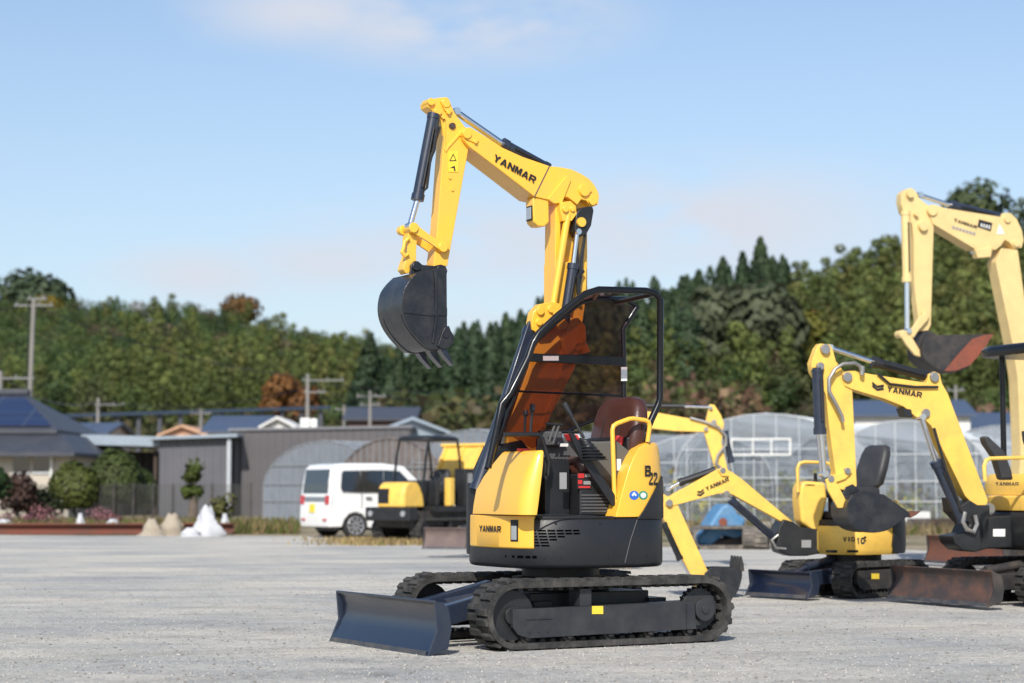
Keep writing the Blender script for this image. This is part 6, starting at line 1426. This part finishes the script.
# ================================================================== FOREGROUND EDGE OF THE YARD (left)
def steel_beam(u0, u1, Y, v0, v1, label):
    x0, x1 = gx(u0, Y), gx(u1, Y); z0, z1 = max(.02, hz(v1, Y)), hz(v0, Y); c = (z0+z1)/2; d = .13
    mb = MB(); fr = W0
    mb.loft([[fr.P(x, y, z) for y, z in ((Y, z0), (Y+.3, z0), (Y+.3, z0+.03), (Y+d+.03, z0+.03), (Y+d+.03, z1-.03), (Y+.3, z1-.03), (Y+.3, z1), (Y, z1), (Y, z1-.03), (Y+d, z1-.03), (Y+d, z0+.03), (Y, z0+.03))] for x in (x0, x1)])
    return tag(mb.build('steel_beam', 'beam_rust', None), label, 'steel beam')
steel_beam(-40, 146, 46.5, 523.5, 536, 'long rust red steel H beam lying along the far left edge of the yard')
steel_beam(163, 234, 47.2, 523, 533, 'shorter rust red steel beam behind the white sack')
def sack(label, u, vb, w, h, Y, mat, name='sack', lean=0.0):
    x = gx(u, Y); mb = MB(); lo = []
    for i in range(12):
        t = i/11; z = h*t; r_ = w*(1-t**1.3*.74)*(1+.09*math.sin(t*9+u)); lo.append([Vector((x+lean*t+r_*math.cos(a)*(1+.16*math.sin(2*a+t*5+u)+.10*math.sin(5*a+u*.7+t*7)+.09*math.sin(9*a+t*11)), Y+.7*r_*math.sin(a)*(1+.08*math.cos(5*a+t*3)), z*(1+.06*math.sin(3*a+u)))) for a in [2*math.pi*j/26 for j in range(26)]])
    return tag(mb.loft(lo).build(name, mat, None, angle=70), label, 'sack')
sack('large white sack standing like a cone beside the rusty steel beam', 208, 537, .33, .68, 45.3, 'bag_white', lean=.0)
sack('low white sack slumped against the foot of the large white one', 192, 537, .26, .20, 45.0, 'bag_white')
sack('beige crumpled sack left of the large white sack', 173.5, 534, .30, .50, 46.0, 'bag_beige')
sack('brownish heap at the end of the long steel beam', 153, 536, .28, .38, 45.6, 'bag_beige')
sack('small white bundle lying among the pink flowers', 114, 519, .32, .30, 51, 'bag_white', name='bundle')
sack('flat white bundle beside the pink flowers, left of the other', 100, 521, .22, .20, 50.6, 'bag_white', name='bundle')
sack('white sheet heap at the left edge behind the steel beam', 6, 521, .45, .30, 50.5, 'bag_white', name='bundle')
def cone(u, Y, h, label):
    x = gx(u, Y); mb = MB().loft([[Vector((x+r_*math.cos(a), Y+r_*math.sin(a), z)) for a in [2*math.pi*j/12 for j in range(12)]] for z, r_ in ((0, .22), (h*.45, .19), (h*.5, .12), (h*.85, .06), (h, .05))])
    tag(mb.build('marker_cone', 'bag_white', None), label, 'marker', 'pale stub markers behind the steel beams')
cone(82, 49, .48, 'pale stub marker between the two groups of pink flowers'); cone(226, 48.5, .48, 'pale stub marker right of the large white sack')
# mesh fence behind
mf = thing('mesh_fence', 'thin dark wire mesh fence on posts behind the shrubs at the left', 'fence', (gx(60, 62), 62, 0))
MB().add([(gx(-60, 62), 62, .05), (gx(252, 62), 62, .05), (gx(252, 62), 62, hz(484, 62)), (gx(-60, 62), 62, hz(484, 62))], [(0, 1, 2, 3)]).build('mesh', 'mesh_fence', mf)
for i in range(17):
    x = gx(-60+19.5*i, 61.9); MB().box(W0, x-.025, x+.025, 61.85, 61.9, 0, hz(483, 62)).build('post', 'black_used', mf)
# shrubs and small plants
def shrub(label, u, Y, w, h, col, name='shrub', n=900, trunk=.12, kind='broad', group=None, z0=0, q=.28):
    return tree(kind, Vector((gx(u, Y), Y, z0)), h, w, n, name, label, 'shrub', group, col, trunk, 4, q=q, tr_r=.05)
shrub('round clipped dark green shrub in front of the lean-to, larger one', 117, 63, 1.75, 2.35, (.075, .10, .03), n=2200, kind='ball')
shrub('round yellow green shrub left of the larger clipped one', 76, 62, 1.55, 1.95, (.10, .12, .03), n=1800, kind='ball')
shrub('narrow lighter green shrub right of the larger clipped one', 145, 64, .9, 1.7, (.07, .10, .03), n=900, kind='ball')
shrub('reddish brown shrub in front of the tiled house', 20, 60, 1.25, 1.65, (.085, .05, .04), n=1300)
shrub('dark green low shrub between the red shrub and the round ones', 46, 61, 1.6, 1.0, (.035, .045, .02), n=800)
shrub('dark evergreen shrub cut off by the left edge', -4, 58, .9, 2.0, (.03, .06, .02), n=900)
t2 = shrub('small leafy tree growing from a thick stump before the dark metal shed', 194, 60, .85, 2.25, (.08, .11, .022), name='small_tree', n=600, trunk=.5)
MB().tube([(gx(194, 60), 60, 0), (gx(194, 60), 60, .35), (gx(194, 60)+.03, 60, .75)], .17, 10, r1=.12).build('stump', 'bark', t2)
shrub('thin yellowish bush at the corner of the metal shed', 222, 58, .9, 1.0, (.12, .12, .04), n=350)
for i, (u, Y, s_) in enumerate(((48, 52, 1), (98, 53, .9), (112, 53, .6), (30, 53, .5), (9, 51, .6))):
    shrub(['pink flowering plant left of the pale stub marker', 'pink flowering plant behind the white bundles', 'small pink flowering plant right of the white bundles', 'small pink flowering plant below the reddish shrub', 'sparse pink flowering plant at the far left'][i], u, Y, .9*s_, .62*s_+.1, (.30, .14, .15) if i < 4 else (.26, .15, .15), 'flowering_plant', 230, kind='broad', q=.15, group='pink flowering plants along the yard edge')
# dry grass, weeds and planting inside the greenhouses as masses
def tufts(name, label, n, fx, col, hmin, hmax, wmin=.004, wmax=.012):
    V = []; T_ = []
    for i in range(n):
        x, y = fx(); h = random.uniform(hmin, hmax); a = random.random()*6.28; w = random.uniform(wmin, wmax); l = h*random.uniform(.1, .7); b2 = random.random()*6.28
        c_, s_ = math.cos(a)*w, math.sin(a)*w; dx, dy = math.cos(b2)*l, math.sin(b2)*l
        V += [(x-c_, y-s_, 0), (x+c_, y+s_, 0), (x+c_*.4+dx, y+s_*.4+dy, h), (x-c_*.4+dx, y-s_*.4+dy, h)]
        k = random.uniform(.6, 1.35); cc = random.choice(col); T_ += [(cc[0]*k, cc[1]*k, cc[2]*k, 1)]*4
    o = mesh_quads(name, np.array(V), np.array(T_)); tag(o, label, 'grass', kind='stuff')
DRY = [(.38, .27, .12), (.42, .31, .16), (.28, .19, .09), (.20, .18, .06)]
def f1_():
    u = random.gauss(388, 34); Y = random.uniform(37.5, 43); return gx(u, Y), Y
tufts('dry_grass', 'dry straw coloured grass at the tracks of the dump carrier and van', 3200, f1_, DRY, .02, .10, .006, .02)
def f2_():
    Y = random.uniform(47.4, 58); return gx(random.uniform(-40, 300), Y), Y
tufts('weeds', 'mixed green and brown weeds on the bank behind the steel beams', 9000, f2_, [(.09, .12, .03), (.14, .15, .04), (.30, .22, .11), (.22, .15, .08)], .05, .32, .01, .03)
def f3_():
    Y = random.uniform(46, 57); return gx(random.uniform(560, 1080), Y), Y
tufts('weeds', 'brown and green weeds in front of the right greenhouses', 8000, f3_, [(.10, .12, .03), (.28, .22, .12), (.20, .15, .08)], .04, .30, .01, .03)
def mass(name, label, boxes, n, cols, size):
    cs = []; tn = []
    for i in range(n):
        u0, u1, Y0, Y1, z0, z1 = random.choice(boxes); Y = random.uniform(Y0, Y1); cs.append((gx(random.uniform(u0, u1), Y), Y, random.uniform(z0, z1)*random.uniform(.5, 1))); tn.append(random.choice(cols))
    c = np.array(cs); V, T_ = leaf_quads(c, rng.normal(size=(n, 3)), size*(.6+.8*rng.random(n)), .7+.6*rng.random(n), (1, 1, 1), (0, 0, 0))
    T_[:, :3] *= np.repeat(np.array(tn), 4, axis=0); o = mesh_quads(name, V, T_); tag(o, label, 'plants', kind='stuff')
mass('greenhouse_crop', 'yellow and green crop growing inside the clear greenhouses', [(670, 830, 59, 72, .1, 1.8), (860, 1050, 60, 72, .1, 1.3)], 8000, [(.50, .44, .05), (.14, .18, .04), (.26, .25, .06), (.16, .12, .07)], .11)
mass('undergrowth', 'brownish scrub and shrubs on the bank at the foot of the right hill', [(640, 760, 150, 172, 4, 10), (760, 1100, 150, 172, 3, 8), (640, 1100, 130, 150, .5, 6.0)], 9000, [(.17, .10, .065), (.12, .12, .05), (.24, .16, .09), (.09, .10, .04)], .38)
mass('undergrowth', 'green scrub behind the roofs at the foot of the left hill', [(-100, 420, 200, 256, 0, 10), (380, 640, 150, 172, 0, 9)], 12000, [(.09, .10, .035), (.07, .09, .03), (.13, .12, .05), (.11, .09, .05)], .45)

for i, (u, Y, w_, h_, mt, lb) in enumerate(((668, 52, .5, .45, 'rust_red', 'small rusty bin before the clear greenhouse, left of the blue machine'), (780, 50, .9, .25, 'concrete', 'low concrete block lying behind the small excavator boom'), (815, 54, .5, .7, 'blue_tarp', 'blue drum standing beside the wide clear greenhouse'), (930, 50, 1.3, .35, 'wood_dark', 'stack of dark boards before the milky greenhouse'), (912, 51, .6, .5, 'label_white', 'white crate behind the rusty bucket of the canopy excavator'))):
    fr = wframe(u, Y, 12*i-20)
    mb = MB()
    if 'drum' in lb:
        mb.tube([fr.P(0, 0, 0), fr.P(0, 0, h_*.33), fr.P(0, 0, h_*.66), fr.P(0, 0, h_)], .26, 18).tube([fr.P(0, 0, h_*.33-.015), fr.P(0, 0, h_*.33+.015)], .275, 18).tube([fr.P(0, 0, h_*.66-.015), fr.P(0, 0, h_*.66+.015)], .275, 18)
    elif 'boards' in lb:
        for k in range(6): mb.box(fr, -w_/2+.04*(k % 3), w_/2-.05*(k % 2), -.2+.02*(k % 2), .2, k*h_/6, k*h_/6+h_/6-.01)
    elif 'bin' in lb or 'crate' in lb:
        for (a, b_, c_, d_) in ((-w_/2, w_/2, -.3, -.27), (-w_/2, w_/2, .27, .3), (-w_/2, -w_/2+.03, -.269, .269), (w_/2-.03, w_/2, -.269, .269)): mb.box(fr, a, b_, c_, d_, .03, h_)
        mb.box(fr, -w_/2, w_/2, -.3, .3, 0, .029)
    else: mb.box(fr, -w_/2, w_/2, -.25, .25, 0, h_)
    nm = 'drum' if 'drum' in lb else 'board_stack' if 'boards' in lb else 'bin' if 'bin' in lb else 'crate' if 'crate' in lb else 'concrete_block'
    tag(mb.build(nm, mt, None, bevel=.01), lb, nm.replace('_', ' '))
